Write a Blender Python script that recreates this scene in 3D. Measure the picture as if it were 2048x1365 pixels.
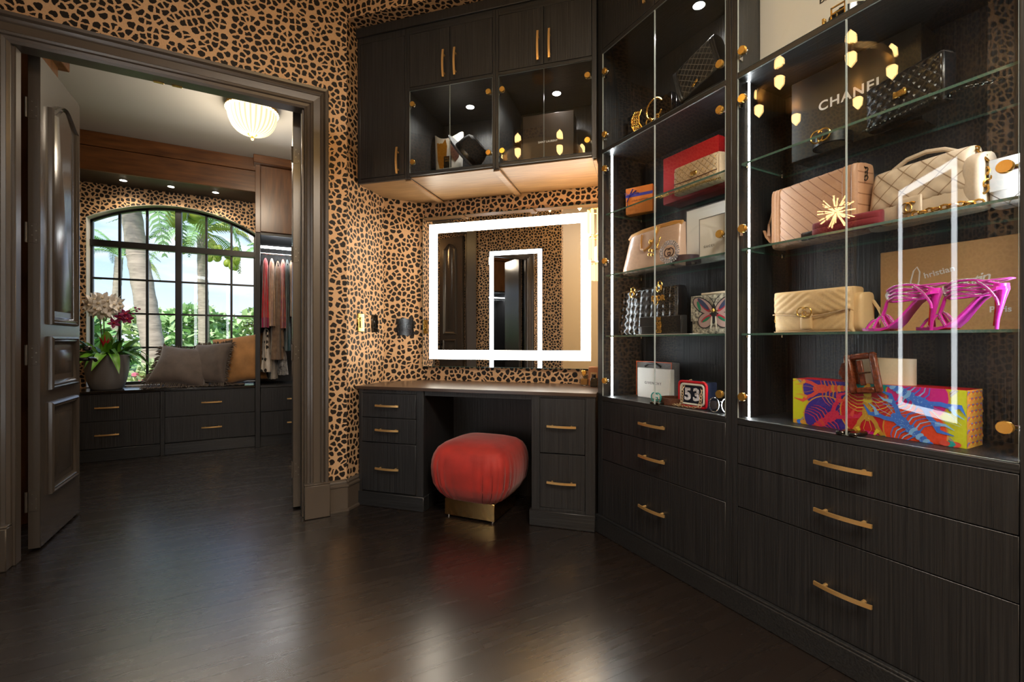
import bpy, bmesh, math, random
from math import sin, cos, pi, radians, sqrt, exp, hypot, atan2
from mathutils import Vector, Matrix
random.seed(11)
for o in list(bpy.data.objects):
    bpy.data.objects.remove(o)
SC = bpy.context.scene
COL = SC.collection

# ------------------------------------------------------------------ camera, sky, sun, exposure
cam = bpy.data.objects.new('camera', bpy.data.cameras.new('camera'))
COL.objects.link(cam)
cam.location = (0, 0, 1.05)
cam.rotation_euler = (pi / 2, 0, radians(-28.5))
cam.data.sensor_width = 36
cam.data.lens = 16.0
cam.data.clip_start = 0.02
SC.camera = cam
SC.view_settings.view_transform = 'Standard'
SC.view_settings.look = 'None'
SC.view_settings.gamma = 1
SC.view_settings.use_curve_mapping = False
SC.view_settings.exposure = 0.45
SC.cycles.max_bounces = 8
SC.cycles.diffuse_bounces = 4
SC.cycles.glossy_bounces = 5
SC.cycles.transmission_bounces = 4
SC.cycles.transparent_max_bounces = 24
SC.cycles.caustics_reflective = False
SC.cycles.caustics_refractive = False
SC.cycles.sample_clamp_indirect = 4
SC.cycles.use_denoising = True

W = bpy.data.worlds.new('sky')
SC.world = W
W.use_nodes = True
nt = W.node_tree
nt.nodes.clear()
N = nt.nodes.new
L = nt.links.new
tc = N('ShaderNodeTexCoord')
sep = N('ShaderNodeSeparateXYZ')
L(tc.outputs['Generated'], sep.inputs[0])
ramp = N('ShaderNodeValToRGB')
ramp.color_ramp.elements[0].position = 0.0
ramp.color_ramp.elements[0].color = (0.52, 0.60, 0.70, 1)
ramp.color_ramp.elements[1].position = 0.55
ramp.color_ramp.elements[1].color = (0.13, 0.24, 0.52, 1)
e = ramp.color_ramp.elements.new(0.16)
e.color = (0.27, 0.40, 0.64, 1)
L(sep.outputs[2], ramp.inputs[0])
mp = N('ShaderNodeMapping')
mp.inputs['Scale'].default_value = (1.2, 1.2, 4.5)
L(tc.outputs['Generated'], mp.inputs[0])
nz = N('ShaderNodeTexNoise')
nz.inputs['Scale'].default_value = 2.6
nz.inputs['Detail'].default_value = 8
nz.inputs['Roughness'].default_value = 0.55
L(mp.outputs[0], nz.inputs['Vector'])
cr = N('ShaderNodeValToRGB')
cr.color_ramp.elements[0].position = 0.45
cr.color_ramp.elements[1].position = 0.70
L(nz.outputs['Fac'], cr.inputs[0])
mx = N('ShaderNodeMix')
mx.data_type = 'RGBA'
L(cr.outputs[0], mx.inputs[0])
L(ramp.outputs[0], mx.inputs[6])
mx.inputs[7].default_value = (0.66, 0.67, 0.69, 1)
bg = N('ShaderNodeBackground')
bg.inputs[1].default_value = 1.75
L(mx.outputs[2], bg.inputs[0])
wo = N('ShaderNodeOutputWorld')
L(bg.outputs[0], wo.inputs[0])


def lamp(name, kind, loc, power, color=(1, 1, 1), size=0.05, rot=(0, 0, 0), parent=None, spot=None, sy=None):
    d = bpy.data.lights.new(name, kind)
    d.energy = power
    d.color = color
    if kind == 'AREA':
        d.size = size
        if sy:
            d.shape = 'RECTANGLE'
            d.size_y = sy
    elif kind != 'SUN':
        d.shadow_soft_size = size
    if kind == 'SPOT':
        d.spot_size = spot or radians(120)
        d.spot_blend = 0.7
    o = bpy.data.objects.new(name, d)
    COL.objects.link(o)
    o.location = loc
    o.rotation_euler = rot
    if parent:
        o.parent = parent
    return o


sun = lamp('sun', 'SUN', (0, -6, 12), 4.6, (1, 0.95, 0.86), rot=(radians(38), radians(-24), 0))
sun.data.angle = 0.03
WARM = (1.0, 0.66, 0.34)
WARM2 = (1.0, 0.80, 0.58)
COOL = (0.93, 0.97, 1.0)


# ------------------------------------------------------------------ materials
def hx(s):
    out = []
    for i in (0, 2, 4):
        c = int(s[i:i + 2], 16) / 255
        out.append(c / 12.92 if c < 0.04045 else ((c + 0.055) / 1.055) ** 2.4)
    return tuple(out) + (1,)


def base_mat(name):
    m = bpy.data.materials.new(name)
    m.use_nodes = True
    return m, m.node_tree, m.node_tree.nodes['Principled BSDF']


def pm(name, col, rough=0.5, metal=0.0, spec=0.5, coat=0.0, sheen=0.0, emit=0.0, vary=None, bump=None, stretch=(1, 1, 1), col2=None, trans=0.0):
    m, t, b = base_mat(name)
    c = hx(col) if isinstance(col, str) else tuple(col) + (1,)
    b.inputs['Base Color'].default_value = c
    b.inputs['Roughness'].default_value = rough
    b.inputs['Metallic'].default_value = metal
    b.inputs['Specular IOR Level'].default_value = spec
    b.inputs['Coat Weight'].default_value = coat
    b.inputs['Coat Roughness'].default_value = 0.12
    b.inputs['Sheen Weight'].default_value = sheen
    if trans:
        b.inputs['Transmission Weight'].default_value = trans
    if emit:
        b.inputs['Emission Color'].default_value = c
        b.inputs['Emission Strength'].default_value = emit
    if vary or bump:
        tcn = t.nodes.new('ShaderNodeTexCoord')
        mpn = t.nodes.new('ShaderNodeMapping')
        mpn.inputs['Scale'].default_value = stretch
        t.links.new(tcn.outputs['Object'], mpn.inputs[0])
    if vary:
        sc, amt = vary
        n = t.nodes.new('ShaderNodeTexNoise')
        n.inputs['Scale'].default_value = sc
        n.inputs['Detail'].default_value = 6
        t.links.new(mpn.outputs[0], n.inputs['Vector'])
        r = t.nodes.new('ShaderNodeValToRGB')
        r.color_ramp.elements[0].position = 0.3
        r.color_ramp.elements[1].position = 0.7
        c2 = hx(col2) if col2 else tuple(min(1, x * (1 + amt)) for x in c[:3]) + (1,)
        c1 = c if col2 else tuple(x * (1 - amt) for x in c[:3]) + (1,)
        r.color_ramp.elements[0].color = c1
        r.color_ramp.elements[1].color = c2
        t.links.new(n.outputs['Fac'], r.inputs[0])
        t.links.new(r.outputs[0], b.inputs['Base Color'])
    if bump:
        sc, st = bump
        n2 = t.nodes.new('ShaderNodeTexNoise')
        n2.inputs['Scale'].default_value = sc
        n2.inputs['Detail'].default_value = 5
        t.links.new(mpn.outputs[0], n2.inputs['Vector'])
        bp = t.nodes.new('ShaderNodeBump')
        bp.inputs['Strength'].default_value = st
        bp.inputs['Distance'].default_value = 0.01
        t.links.new(n2.outputs['Fac'], bp.inputs['Height'])
        t.links.new(bp.outputs[0], b.inputs['Normal'])
    return m


def glow(name, col, strength):
    m = bpy.data.materials.new(name)
    m.use_nodes = True
    t = m.node_tree
    t.nodes.clear()
    e_ = t.nodes.new('ShaderNodeEmission')
    e_.inputs[0].default_value = tuple(col) + (1,)
    e_.inputs[1].default_value = strength
    o_ = t.nodes.new('ShaderNodeOutputMaterial')
    t.links.new(e_.outputs[0], o_.inputs[0])
    return m


def thin_glass(name, tint=(0.96, 0.98, 0.97), gain=1.0):
    m = bpy.data.materials.new(name)
    m.use_nodes = True
    t = m.node_tree
    t.nodes.clear()
    n = t.nodes.new
    geo = n('ShaderNodeNewGeometry')
    ma = n('ShaderNodeMath')
    ma.operation = 'MULTIPLY_ADD'
    ma.inputs[1].default_value = 1 / 1.5 - 1.5
    ma.inputs[2].default_value = 1.5
    t.links.new(geo.outputs['Backfacing'], ma.inputs[0])
    fr = n('ShaderNodeFresnel')
    t.links.new(ma.outputs[0], fr.inputs['IOR'])
    mg = n('ShaderNodeMath')
    mg.operation = 'MULTIPLY'
    mg.use_clamp = True
    mg.inputs[1].default_value = gain
    t.links.new(fr.outputs[0], mg.inputs[0])
    tr = n('ShaderNodeBsdfTransparent')
    tr.inputs[0].default_value = tuple(tint) + (1,)
    gl = n('ShaderNodeBsdfGlossy')
    gl.inputs['Roughness'].default_value = 0.0
    ms = n('ShaderNodeMixShader')
    t.links.new(mg.outputs[0], ms.inputs[0])
    t.links.new(tr.outputs[0], ms.inputs[1])
    t.links.new(gl.outputs[0], ms.inputs[2])
    o_ = n('ShaderNodeOutputMaterial')
    t.links.new(ms.outputs[0], o_.inputs[0])
    return m


def wallpaper(name, scale=27.0):
    m, t, b = base_mat(name)
    n = t.nodes.new
    lk = t.links.new
    tcn = n('ShaderNodeTexCoord')
    # distance along the wall from the wall's own normal, height as second axis
    crs = n('ShaderNodeVectorMath')
    crs.operation = 'CROSS_PRODUCT'
    lk(tcn.outputs['Normal'], crs.inputs[0])
    crs.inputs[1].default_value = (0, 0, 1)
    dt_ = n('ShaderNodeVectorMath')
    dt_.operation = 'DOT_PRODUCT'
    lk(tcn.outputs['Object'], dt_.inputs[0])
    lk(crs.outputs[0], dt_.inputs[1])
    sx_ = n('ShaderNodeSeparateXYZ')
    lk(tcn.outputs['Object'], sx_.inputs[0])
    cb = n('ShaderNodeCombineXYZ')
    lk(dt_.outputs['Value'], cb.inputs[0])
    lk(sx_.outputs[2], cb.inputs[1])
    # horizontal faces (undersides) take plan coordinates instead
    ns = n('ShaderNodeSeparateXYZ')
    lk(tcn.outputs['Normal'], ns.inputs[0])
    ab = n('ShaderNodeMath')
    ab.operation = 'ABSOLUTE'
    lk(ns.outputs[2], ab.inputs[0])
    hm = n('ShaderNodeMix')
    hm.data_type = 'VECTOR'
    lk(ab.outputs[0], hm.inputs[0])
    lk(cb.outputs[0], hm.inputs[4])
    lk(tcn.outputs['Object'], hm.inputs[5])
    nz1 = n('ShaderNodeTexNoise')
    nz1.inputs['Scale'].default_value = 55
    nz1.inputs['Detail'].default_value = 3
    lk(tcn.outputs['Object'], nz1.inputs['Vector'])
    vm = n('ShaderNodeVectorMath')
    vm.operation = 'MULTIPLY_ADD'
    vm.inputs[1].default_value = (0.016, 0.016, 0.0)
    lk(nz1.outputs['Color'], vm.inputs[0])
    lk(hm.outputs[1], vm.inputs[2])
    vo = n('ShaderNodeTexVoronoi')
    vo.feature = 'DISTANCE_TO_EDGE'
    vo.voronoi_dimensions = '2D'
    vo.inputs['Scale'].default_value = scale
    vo.inputs['Randomness'].default_value = 0.92
    lk(vm.outputs[0], vo.inputs['Vector'])
    v2 = n('ShaderNodeTexVoronoi')
    v2.voronoi_dimensions = '2D'
    v2.inputs['Scale'].default_value = scale
    v2.inputs['Randomness'].default_value = 0.92
    lk(vm.outputs[0], v2.inputs['Vector'])
    m1 = n('ShaderNodeMath')
    m1.operation = 'MULTIPLY_ADD'
    m1.inputs[1].default_value = -0.55
    m1.inputs[2].default_value = 0.405
    lk(v2.outputs['Distance'], m1.inputs[0])
    m2 = n('ShaderNodeMath')
    m2.operation = 'SMOOTH_MIN'
    m2.inputs[2].default_value = 0.08
    lk(vo.outputs['Distance'], m2.inputs[0])
    lk(m1.outputs[0], m2.inputs[1])
    rp = n('ShaderNodeValToRGB')
    rp.color_ramp.elements[0].position = 0.118
    rp.color_ramp.elements[1].position = 0.138
    rp.color_ramp.elements[0].color = (1, 1, 1, 1)
    rp.color_ramp.elements[1].color = (0, 0, 0, 1)
    lk(m2.outputs[0], rp.inputs[0])
    nz2 = n('ShaderNodeTexNoise')
    nz2.inputs['Scale'].default_value = 160
    lk(tcn.outputs['Object'], nz2.inputs['Vector'])
    gr = n('ShaderNodeValToRGB')
    gr.color_ramp.elements[0].color = (0.50, 0.30, 0.155, 1)
    gr.color_ramp.elements[1].color = (0.68, 0.45, 0.26, 1)
    lk(nz2.outputs['Fac'], gr.inputs[0])
    mix = n('ShaderNodeMix')
    mix.data_type = 'RGBA'
    lk(rp.outputs[0], mix.inputs[0])
    mix.inputs[6].default_value = (0.011, 0.0075, 0.0055, 1)
    lk(gr.outputs[0], mix.inputs[7])
    lk(mix.outputs[2], b.inputs['Base Color'])
    b.inputs['Roughness'].default_value = 0.5
    b.inputs['Specular IOR Level'].default_value = 0.25
    mm = n('ShaderNodeMath')
    mm.operation = 'MULTIPLY'
    mm.inputs[1].default_value = 0.25
    lk(rp.outputs[0], mm.inputs[0])
    lk(mm.outputs[0], b.inputs['Metallic'])
    return m


M = {}
M['paper'] = wallpaper('wallpaper')
M['wood'] = pm('black_oak', '141517', 0.40, vary=(1.0, 0.5), col2='2a2a2b', stretch=(170, 170, 2.6), bump=(1.0, 0.25))
M['woodh'] = pm('black_oak_flat', '141517', 0.40, vary=(1.0, 0.5), col2='28292a', stretch=(3, 150, 150), bump=(1.0, 0.2))
M['top'] = pm('desk_top', '3a2d25', 0.28, vary=(1.0, 0.3), col2='4d3c30', stretch=(4, 90, 90), spec=0.6)
M['soff'] = pm('walnut_underside', '8a6a48', 0.4, vary=(1.0, 0.3), col2='a8845a', stretch=(6, 70, 70))
M['brown'] = pm('brown_wood', '45260f', 0.32, vary=(1.0, 0.4), col2='6b421f', stretch=(4, 30, 30), spec=0.6)
M['brownv'] = pm('brown_wood_upright', '45260f', 0.32, vary=(1.0, 0.4), col2='6b421f', stretch=(30, 30, 4), spec=0.6)
M['trim'] = pm('trim_paint', '4d443b', 0.3, spec=0.6, bump=(220, 0.03))
M['door'] = pm('door_paint', '474039', 0.24, spec=0.7, bump=(200, 0.02))
M['gold'] = pm('brushed_brass', 'e0b676', 0.34, 0.75, bump=(400, 0.05))
M['goldp'] = pm('polished_gold', 'f0bc60', 0.2, 0.85)
M['oldgold'] = pm('antique_gold', 'c79a4e', 0.27, 0.85)
M['bronze'] = pm('bronze_plinth', 'c09a62', 0.2, 1.0)
M['chrome'] = pm('chrome', 'c8c8ca', 0.12, 1.0)
M['gun'] = pm('gunmetal', '55534f', 0.22, 1.0)
M['steel'] = pm('hinge_steel', '7a756c', 0.4, 0.8)
M['mirror'] = pm('mirror', 'eeeeee', 0.0, 1.0)
M['glass'] = thin_glass('door_glass', (0.95, 0.965, 0.96), 0.85)
M['shelfglass'] = thin_glass('shelf_glass', (0.93, 0.965, 0.95), 1.0)
M['winglass'] = thin_glass('window_glass', (0.98, 0.99, 0.985), 0.8)
M['gedge'] = pm('glass_edge', '4c6b61', 0.15, spec=0.8)
M['bev'] = pm('glass_edge_pale', 'c4cfcc', 0.12, spec=0.9)
M['led'] = glow('led_white', COOL, 32)
M['ledband'] = glow('mirror_led', (1.0, 0.90, 0.74), 11)
M['ledband2'] = glow('mirror_led_cool', (0.92, 0.96, 1.0), 8.0)
M['puck'] = glow('puck_glow', (1.0, 0.97, 0.92), 18)
M['warmglow'] = glow('warm_glow', (1.0, 0.60, 0.20), 2.6)
M['domeglow'] = glow('dome_glow', (1.0, 0.78, 0.42), 2.2)
M['fillglow'] = glow('fill_glow', (1.0, 0.88, 0.72), 2.2)
M['gemglow'] = glow('gem_glow', (1.0, 0.62, 0.22), 26)
M['bulb'] = glow('bulb_glow', (1.0, 0.60, 0.24), 30)
M['clear'] = thin_glass('crystal', (0.95, 0.93, 0.9), 2.0)
M['crystal'] = pm('crystal_lens', 'fff2d0', 0.05, spec=0.9, trans=0.85)
M['velvet'] = pm('red_velvet', 'a3231a', 0.7, sheen=0.25, vary=(9, 0.22), bump=(60, 0.08))
M['seam'] = pm('seam_dark_red', '3a0a0c', 0.9)  # dark red for the thin seam lines along the pouf pleats
M['velvetd'] = pm('crimson_velvet', '700a1a', 0.8, sheen=0.15)
M['plaster'] = pm('white_plaster', 'cfcac0', 0.6)
M['ceil'] = pm('ceiling_paint', 'b2b0ac', 0.55)
M['beige'] = pm('beige_paint', 'b49a72', 0.5)
M['black'] = pm('black_metal', '0b0a0a', 0.35)
M['blackl'] = pm('black_leather', '100f0f', 0.32, spec=0.6, bump=(300, 0.06))
M['blackp'] = pm('black_patent', '121011', 0.14, spec=0.8)
M['blackc'] = pm('black_lacquered_leather', '15120f', 0.24, spec=0.7)
M['blackbox'] = pm('black_card', '16130f', 0.35)
M['brownbox'] = pm('dark_brown_card', '2b2019', 0.35)
M['white'] = pm('white_card', 'ddd8cf', 0.45)
M['whitebag'] = pm('white_leather', 'b9b7b3', 0.4)
M['cream'] = pm('cream_leather', 'c9b79b', 0.42, bump=(260, 0.05))
M['sand'] = pm('sand_leather', 'c9a878', 0.5, bump=(260, 0.08))
M['quilt'] = pm('ivory_leather', 'c8b59f', 0.4)
M['tan'] = pm('tan_leather', 'b78a6a', 0.42)
M['tand'] = pm('tan_trim', 'a87d5d', 0.42)
M['nude'] = pm('nude_patent', 'c5a188', 0.16, spec=0.7, bump=(38, 0.15))
M['honey'] = pm('honey_leather', 'b8803a', 0.4)
M['goldbag'] = pm('gold_beige_leather', 'b99b78', 0.3, 0.25)
M['orange'] = pm('orange_card', 'c96a17', 0.4)
M['red'] = pm('red_card', 'b8161b', 0.4)
M['kraft'] = pm('kraft_card', 'b98e5a', 0.6, vary=(140, 0.05))
M['blue'] = pm('blue_ribbon', '2a2c8c', 0.4)
M['pink'] = pm('magenta_satin', 'd81bb0', 0.32, sheen=0.3)
M['rhine'] = pm('rhinestone', 'f2ecf2', 0.12, 0.75, bump=(700, 0.9))
M['solered'] = pm('red_sole', 'b0101c', 0.2)
M['beigein'] = pm('beige_insole', 'c79e74', 0.45)
M['teal'] = pm('teal_enamel', '28a59a', 0.3)
M['orangetrim'] = pm('orange_edge', 'd0521c', 0.4)
M['navy'] = pm('navy_leather', '1c2030', 0.32)
M['redtrim'] = pm('red_piping', 'bd1524', 0.3)
M['croc'] = pm('brown_croc', '6b3015', 0.22, vary=(80, 0.4), bump=(70, 0.3))
M['wine'] = pm('wine_leather', '32161a', 0.35)
M['ink'] = pm('printed_ink', '1d1b1a', 0.5)
M['inkw'] = pm('white_print', 'e4e0da', 0.5)
M['snake'] = pm('snakeskin', 'cfc3a8', 0.45, vary=(95, 0.3), col2='1d1a16')
M['mustard'] = pm('mustard_leather', 'a8701a', 0.4)
M['chestnut'] = pm('chestnut_leather', '4f2814', 0.4)
M['felt'] = pm('black_felt', '17171a', 0.85)
M['feltg'] = pm('grey_felt', '77777a', 0.85)
M['perf'] = pm('perfume_liquid', 'd09a48', 0.08, spec=0.8, trans=0.6)
M['pinkish'] = pm('blush_card', 'b77b52', 0.4)
M['pot'] = pm('grey_pot', '6d6a68', 0.5)
M['leaf'] = pm('leaf_green', '5c9428', 0.35, vary=(12, 0.4))
M['leafd'] = pm('leaf_dark', '3c6a24', 0.35, vary=(12, 0.4))
M['petal'] = pm('petal_white', 'ece6df', 0.55)
M['petalm'] = pm('petal_magenta', '84104f', 0.5)
M['bract'] = pm('bract_red', 'b01a2c', 0.45)
M['stemg'] = pm('stem', '4f5a22', 0.5)
M['greyfab'] = pm('taupe_velvet', '51453f', 0.8, sheen=0.5, vary=(14, 0.2), bump=(40, 0.1))
M['tanfab'] = pm('tan_velvet', 'a5743f', 0.75, sheen=0.5, vary=(9, 0.25), bump=(25, 0.12))
M['fringe'] = pm('fringe', '544a43', 0.85)
M['bark'] = pm('palm_bark', 'a79989', 0.85, vary=(3, 0.25), stretch=(2, 2, 9), bump=(6, 0.4))
M['frond'] = pm('palm_frond', '7ba062', 0.5, vary=(1.5, 0.4))
M['frond2'] = pm('palm_frond_yellow', 'a3ad58', 0.5, vary=(1.5, 0.3))
M['coco'] = pm('coconut', '8b9a35', 0.45, vary=(6, 0.25))
M['bush'] = pm('bush_leaf', 'a4c488', 0.5, vary=(2.5, 0.4))
M['bush2'] = pm('bush_leaf_pale', 'b4c491', 0.5, vary=(2.5, 0.35))
M['bush3'] = pm('bush_leaf_dark', '74a05e', 0.5, vary=(2.5, 0.35))
M['grass'] = pm('grass', '6f9444', 0.8, vary=(4, 0.3))
M['sequin'] = pm('bronze_sequin', 'a86322', 0.22, 1.0, bump=(90, 0.8))
M['plate'] = pm('black_glossy_plate', '0e0d0d', 0.08, spec=0.8)
M['plateg'] = pm('brass_plate', 'a08a4c', 0.12, 1.0)
M['floorw'] = None


def stitched(name, col, line, s_, rough=0.42, wd=0.045, ops=('ADD', 'SUBTRACT')):
    m, t, b = base_mat(name)
    n = t.nodes.new
    lk = t.links.new
    tcn = n('ShaderNodeTexCoord')
    sp = n('ShaderNodeSeparateXYZ')
    lk(tcn.outputs['Object'], sp.inputs[0])
    outs = []
    for op in ops:
        a1 = n('ShaderNodeMath')
        a1.operation = op
        lk(sp.outputs[0], a1.inputs[0])
        lk(sp.outputs[2], a1.inputs[1])
        a2 = n('ShaderNodeMath')
        a2.operation = 'MULTIPLY'
        a2.inputs[1].default_value = 1 / s_
        lk(a1.outputs[0], a2.inputs[0])
        a3 = n('ShaderNodeMath')
        a3.operation = 'PINGPONG'
        a3.inputs[1].default_value = 0.5
        lk(a2.outputs[0], a3.inputs[0])
        outs.append(a3)
    mn = n('ShaderNodeMath')
    mn.operation = 'MINIMUM'
    lk(outs[0].outputs[0], mn.inputs[0])
    lk(outs[-1].outputs[0], mn.inputs[1])
    r = n('ShaderNodeValToRGB')
    r.color_ramp.elements[0].color = hx(line)
    r.color_ramp.elements[1].color = hx(col)
    r.color_ramp.elements[0].position = wd * 0.5
    r.color_ramp.elements[1].position = wd
    lk(mn.outputs[0], r.inputs[0])
    lk(r.outputs[0], b.inputs['Base Color'])
    b.inputs['Roughness'].default_value = rough
    return m


M['ivoryq'] = stitched('ivory_quilting', 'c8b59f', '8d745c', 0.062)
M['goldq'] = stitched('gold_quilting', 'b99b78', '7d6446', 0.034, 0.32, 0.06)
M['tanq'] = stitched('tan_stitching', 'b78a6a', '84593d', 0.036, 0.42, 0.07, ('ADD',))
M['blackq2'] = stitched('black_stud_quilt_highlights', '100f0f', '3d3a37', 0.036, 0.28, 0.06)  # paler lines paint the diagonal highlights of the quilting into the colour
M['blackq'] = stitched('black_quilt_lit_lines', '100f0f', '6a665f', 0.032, 0.28, 0.07)  # silver-lit quilting ridges put into the colour as pale lines
M['whiteq'] = stitched('white_quilting', 'b5b3b0', '4a4644', 0.07, 0.4, 0.03)


def floor_mat():
    m, t, b = base_mat('floor_wood')
    n = t.nodes.new
    lk = t.links.new
    tcn = n('ShaderNodeTexCoord')
    mpn = n('ShaderNodeMapping')
    mpn.inputs['Scale'].default_value = (2.2, 26, 26)
    lk(tcn.outputs['Object'], mpn.inputs[0])
    oi = n('ShaderNodeObjectInfo')
    va = n('ShaderNodeVectorMath')
    va.operation = 'MULTIPLY_ADD'
    va.inputs[1].default_value = (90, 90, 90)
    lk(oi.outputs['Random'], va.inputs[0])
    lk(mpn.outputs[0], va.inputs[2])
    nz1 = n('ShaderNodeTexNoise')
    nz1.inputs['Scale'].default_value = 1.0
    nz1.inputs['Detail'].default_value = 5
    lk(va.outputs[0], nz1.inputs['Vector'])
    r = n('ShaderNodeValToRGB')
    r.color_ramp.elements[0].color = (0.0085, 0.0055, 0.004, 1)
    r.color_ramp.elements[1].color = (0.0125, 0.008, 0.006, 1)
    lk(nz1.outputs['Fac'], r.inputs[0])
    lk(r.outputs[0], b.inputs['Base Color'])
    rr = n('ShaderNodeMapRange')
    rr.inputs['To Min'].default_value = 0.23
    rr.inputs['To Max'].default_value = 0.31
    lk(nz1.outputs['Fac'], rr.inputs['Value'])
    lk(rr.outputs[0], b.inputs['Roughness'])
    b.inputs['IOR'].default_value = 2.2
    bp = n('ShaderNodeBump')
    bp.inputs['Strength'].default_value = 0.014
    bp.inputs['Distance'].default_value = 0.006
    lk(nz1.outputs['Fac'], bp.inputs['Height'])
    lk(bp.outputs[0], b.inputs['Normal'])
    return m


M['floorw'] = floor_mat()


# ------------------------------------------------------------------ mesh builder
class MB:
    def __init__(s):
        s.v = []
        s.f = []
        s.m = []

    def add(s, vs, fs, m=0):
        o = len(s.v)
        s.v += [tuple(p) for p in vs]
        s.f += [tuple(i + o for i in f) for f in fs]
        s.m += [m] * len(fs)
        return s

    def box(s, x0, x1, y0, y1, z0, z1, b=0.0, m=0):
        lo = (min(x0, x1), min(y0, y1), min(z0, z1))
        hi = (max(x0, x1), max(y0, y1), max(z0, z1))
        if b <= 0:
            vs = [(x, y, z) for x in (lo[0], hi[0]) for y in (lo[1], hi[1]) for z in (lo[2], hi[2])]
            return s.add(vs, [(0, 1, 3, 2), (4, 6, 7, 5), (0, 4, 5, 1), (2, 3, 7, 6), (0, 2, 6, 4), (1, 5, 7, 3)], m)
        b = min(b, *[(hi[i] - lo[i]) * 0.45 for i in range(3)])
        idx = {}
        vs = []
        for sx in (0, 1):
            for sy in (0, 1):
                for sz in (0, 1):
                    sg = (sx, sy, sz)
                    for k in range(3):
                        p = []
                        for a in range(3):
                            e_ = hi[a] if sg[a] else lo[a]
                            if a != k:
                                e_ += -b if sg[a] else b
                            p.append(e_)
                        idx[sg + (k,)] = len(vs)
                        vs.append(p)
        fs = []
        for k in range(3):
            a, c = [q for q in range(3) if q != k]
            for sv in (0, 1):
                f = []
                for (u, w) in ((0, 0), (1, 0), (1, 1), (0, 1)):
                    sg = [0, 0, 0]
                    sg[k] = sv
                    sg[a] = u
                    sg[c] = w
                    f.append(idx[tuple(sg) + (k,)])
                fs.append(f)
            for sa in (0, 1):
                for sc in (0, 1):
                    def g(kk, t_):
                        sg = [0, 0, 0]
                        sg[a] = sa
                        sg[c] = sc
                        sg[k] = t_
                        return idx[tuple(sg) + (kk,)]
                    fs.append([g(a, 0), g(a, 1), g(c, 1), g(c, 0)])
        for sx in (0, 1):
            for sy in (0, 1):
                for sz in (0, 1):
                    fs.append([idx[(sx, sy, sz, k)] for k in range(3)])
        return s.add(vs, fs, m)

    def grid(s, fn, nu, nv, cu=False, cv=False, m=0):
        vs = [fn(i / (nu if cu else nu - 1), j / (nv if cv else nv - 1)) for i in range(nu) for j in range(nv)]
        fs = []
        for i in range(nu if cu else nu - 1):
            for j in range(nv if cv else nv - 1):
                i2 = (i + 1) % nu
                j2 = (j + 1) % nv
                fs.append((i * nv + j, i2 * nv + j, i2 * nv + j2, i * nv + j2))
        return s.add(vs, fs, m)

    def tube(s, pts, r, n=8, closed=False, m=0, flat=1.0, up=(0, 0, 1), cap=True):
        P = [Vector(p) for p in pts]
        k = len(P)
        R = r if isinstance(r, (list, tuple)) else [r] * k
        vs = []
        up = Vector(up)
        for i in range(k):
            a = P[(i - 1) % k] if (closed or i > 0) else P[i]
            c = P[(i + 1) % k] if (closed or i < k - 1) else P[i]
            t = (c - a)
            t = t.normalized() if t.length > 1e-9 else Vector((0, 0, 1))
            x = t.cross(up)
            if x.length < 1e-3:
                x = t.cross(Vector((1, 0, 0.01)))
            x.normalize()
            y = x.cross(t).normalized()
            for j in range(n):
                an = 2 * pi * (j + 0.5) / n
                vs.append(P[i] + x * (cos(an) * R[i]) + y * (sin(an) * R[i] * flat))
        fs = []
        for i in range(k if closed else k - 1):
            i2 = (i + 1) % k
            for j in range(n):
                j2 = (j + 1) % n
                fs.append((i * n + j, i2 * n + j, i2 * n + j2, i * n + j2))
        if not closed and cap:
            fs.append(tuple(range(n)))
            fs.append(tuple((k - 1) * n + j for j in range(n)))
        return s.add(vs, fs, m)

    def cyl(s, p0, p1, r, n=14, m=0, r1=None):
        return s.tube([p0, p1], [r, r if r1 is None else r1], n, m=m)

    def lathe(s, prof, n=24, c=(0, 0, 0), m=0, axis='z'):
        vs = []
        for (r, z) in prof:
            for j in range(n):
                a = 2 * pi * j / n
                if axis == 'z':
                    vs.append((c[0] + r * cos(a), c[1] + r * sin(a), c[2] + z))
                else:
                    vs.append((c[0] + r * cos(a), c[1] + z, c[2] + r * sin(a)))
        fs = []
        for i in range(len(prof) - 1):
            for j in range(n):
                j2 = (j + 1) % n
                fs.append((i * n + j, i * n + j2, (i + 1) * n + j2, (i + 1) * n + j))
        if prof[0][0] > 1e-6:
            fs.append(tuple(range(n)))
        if prof[-1][0] > 1e-6:
            fs.append(tuple((len(prof) - 1) * n + j for j in range(n)))
        return s.add(vs, fs, m)

    def ell(s, c, r, nu=14, nv=9, m=0):
        prof = []
        for i in range(nv):
            a = -pi / 2 + pi * i / (nv - 1)
            prof.append((max(1e-5, cos(a)), sin(a)))
        vs = []
        for (q, z) in prof:
            for j in range(nu):
                a = 2 * pi * j / nu
                vs.append((c[0] + r[0] * q * cos(a), c[1] + r[1] * q * sin(a), c[2] + r[2] * z))
        fs = []
        for i in range(nv - 1):
            for j in range(nu):
                j2 = (j + 1) % nu
                fs.append((i * nu + j, i * nu + j2, (i + 1) * nu + j2, (i + 1) * nu + j))
        return s.add(vs, fs, m)

    def prism(s, poly, a0, a1, axis='y', m=0):
        k = len(poly)

        def P(p, a):
            if axis == 'y':
                return (p[0], a, p[1])
            if axis == 'z':
                return (p[0], p[1], a)
            return (a, p[0], p[1])
        vs = [P(p, a0) for p in poly] + [P(p, a1) for p in poly]
        fs = [tuple(range(k)), tuple(range(2 * k - 1, k - 1, -1))]
        for i in range(k):
            j = (i + 1) % k
            fs.append((i, j, k + j, k + i))
        return s.add(vs, fs, m)

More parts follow.
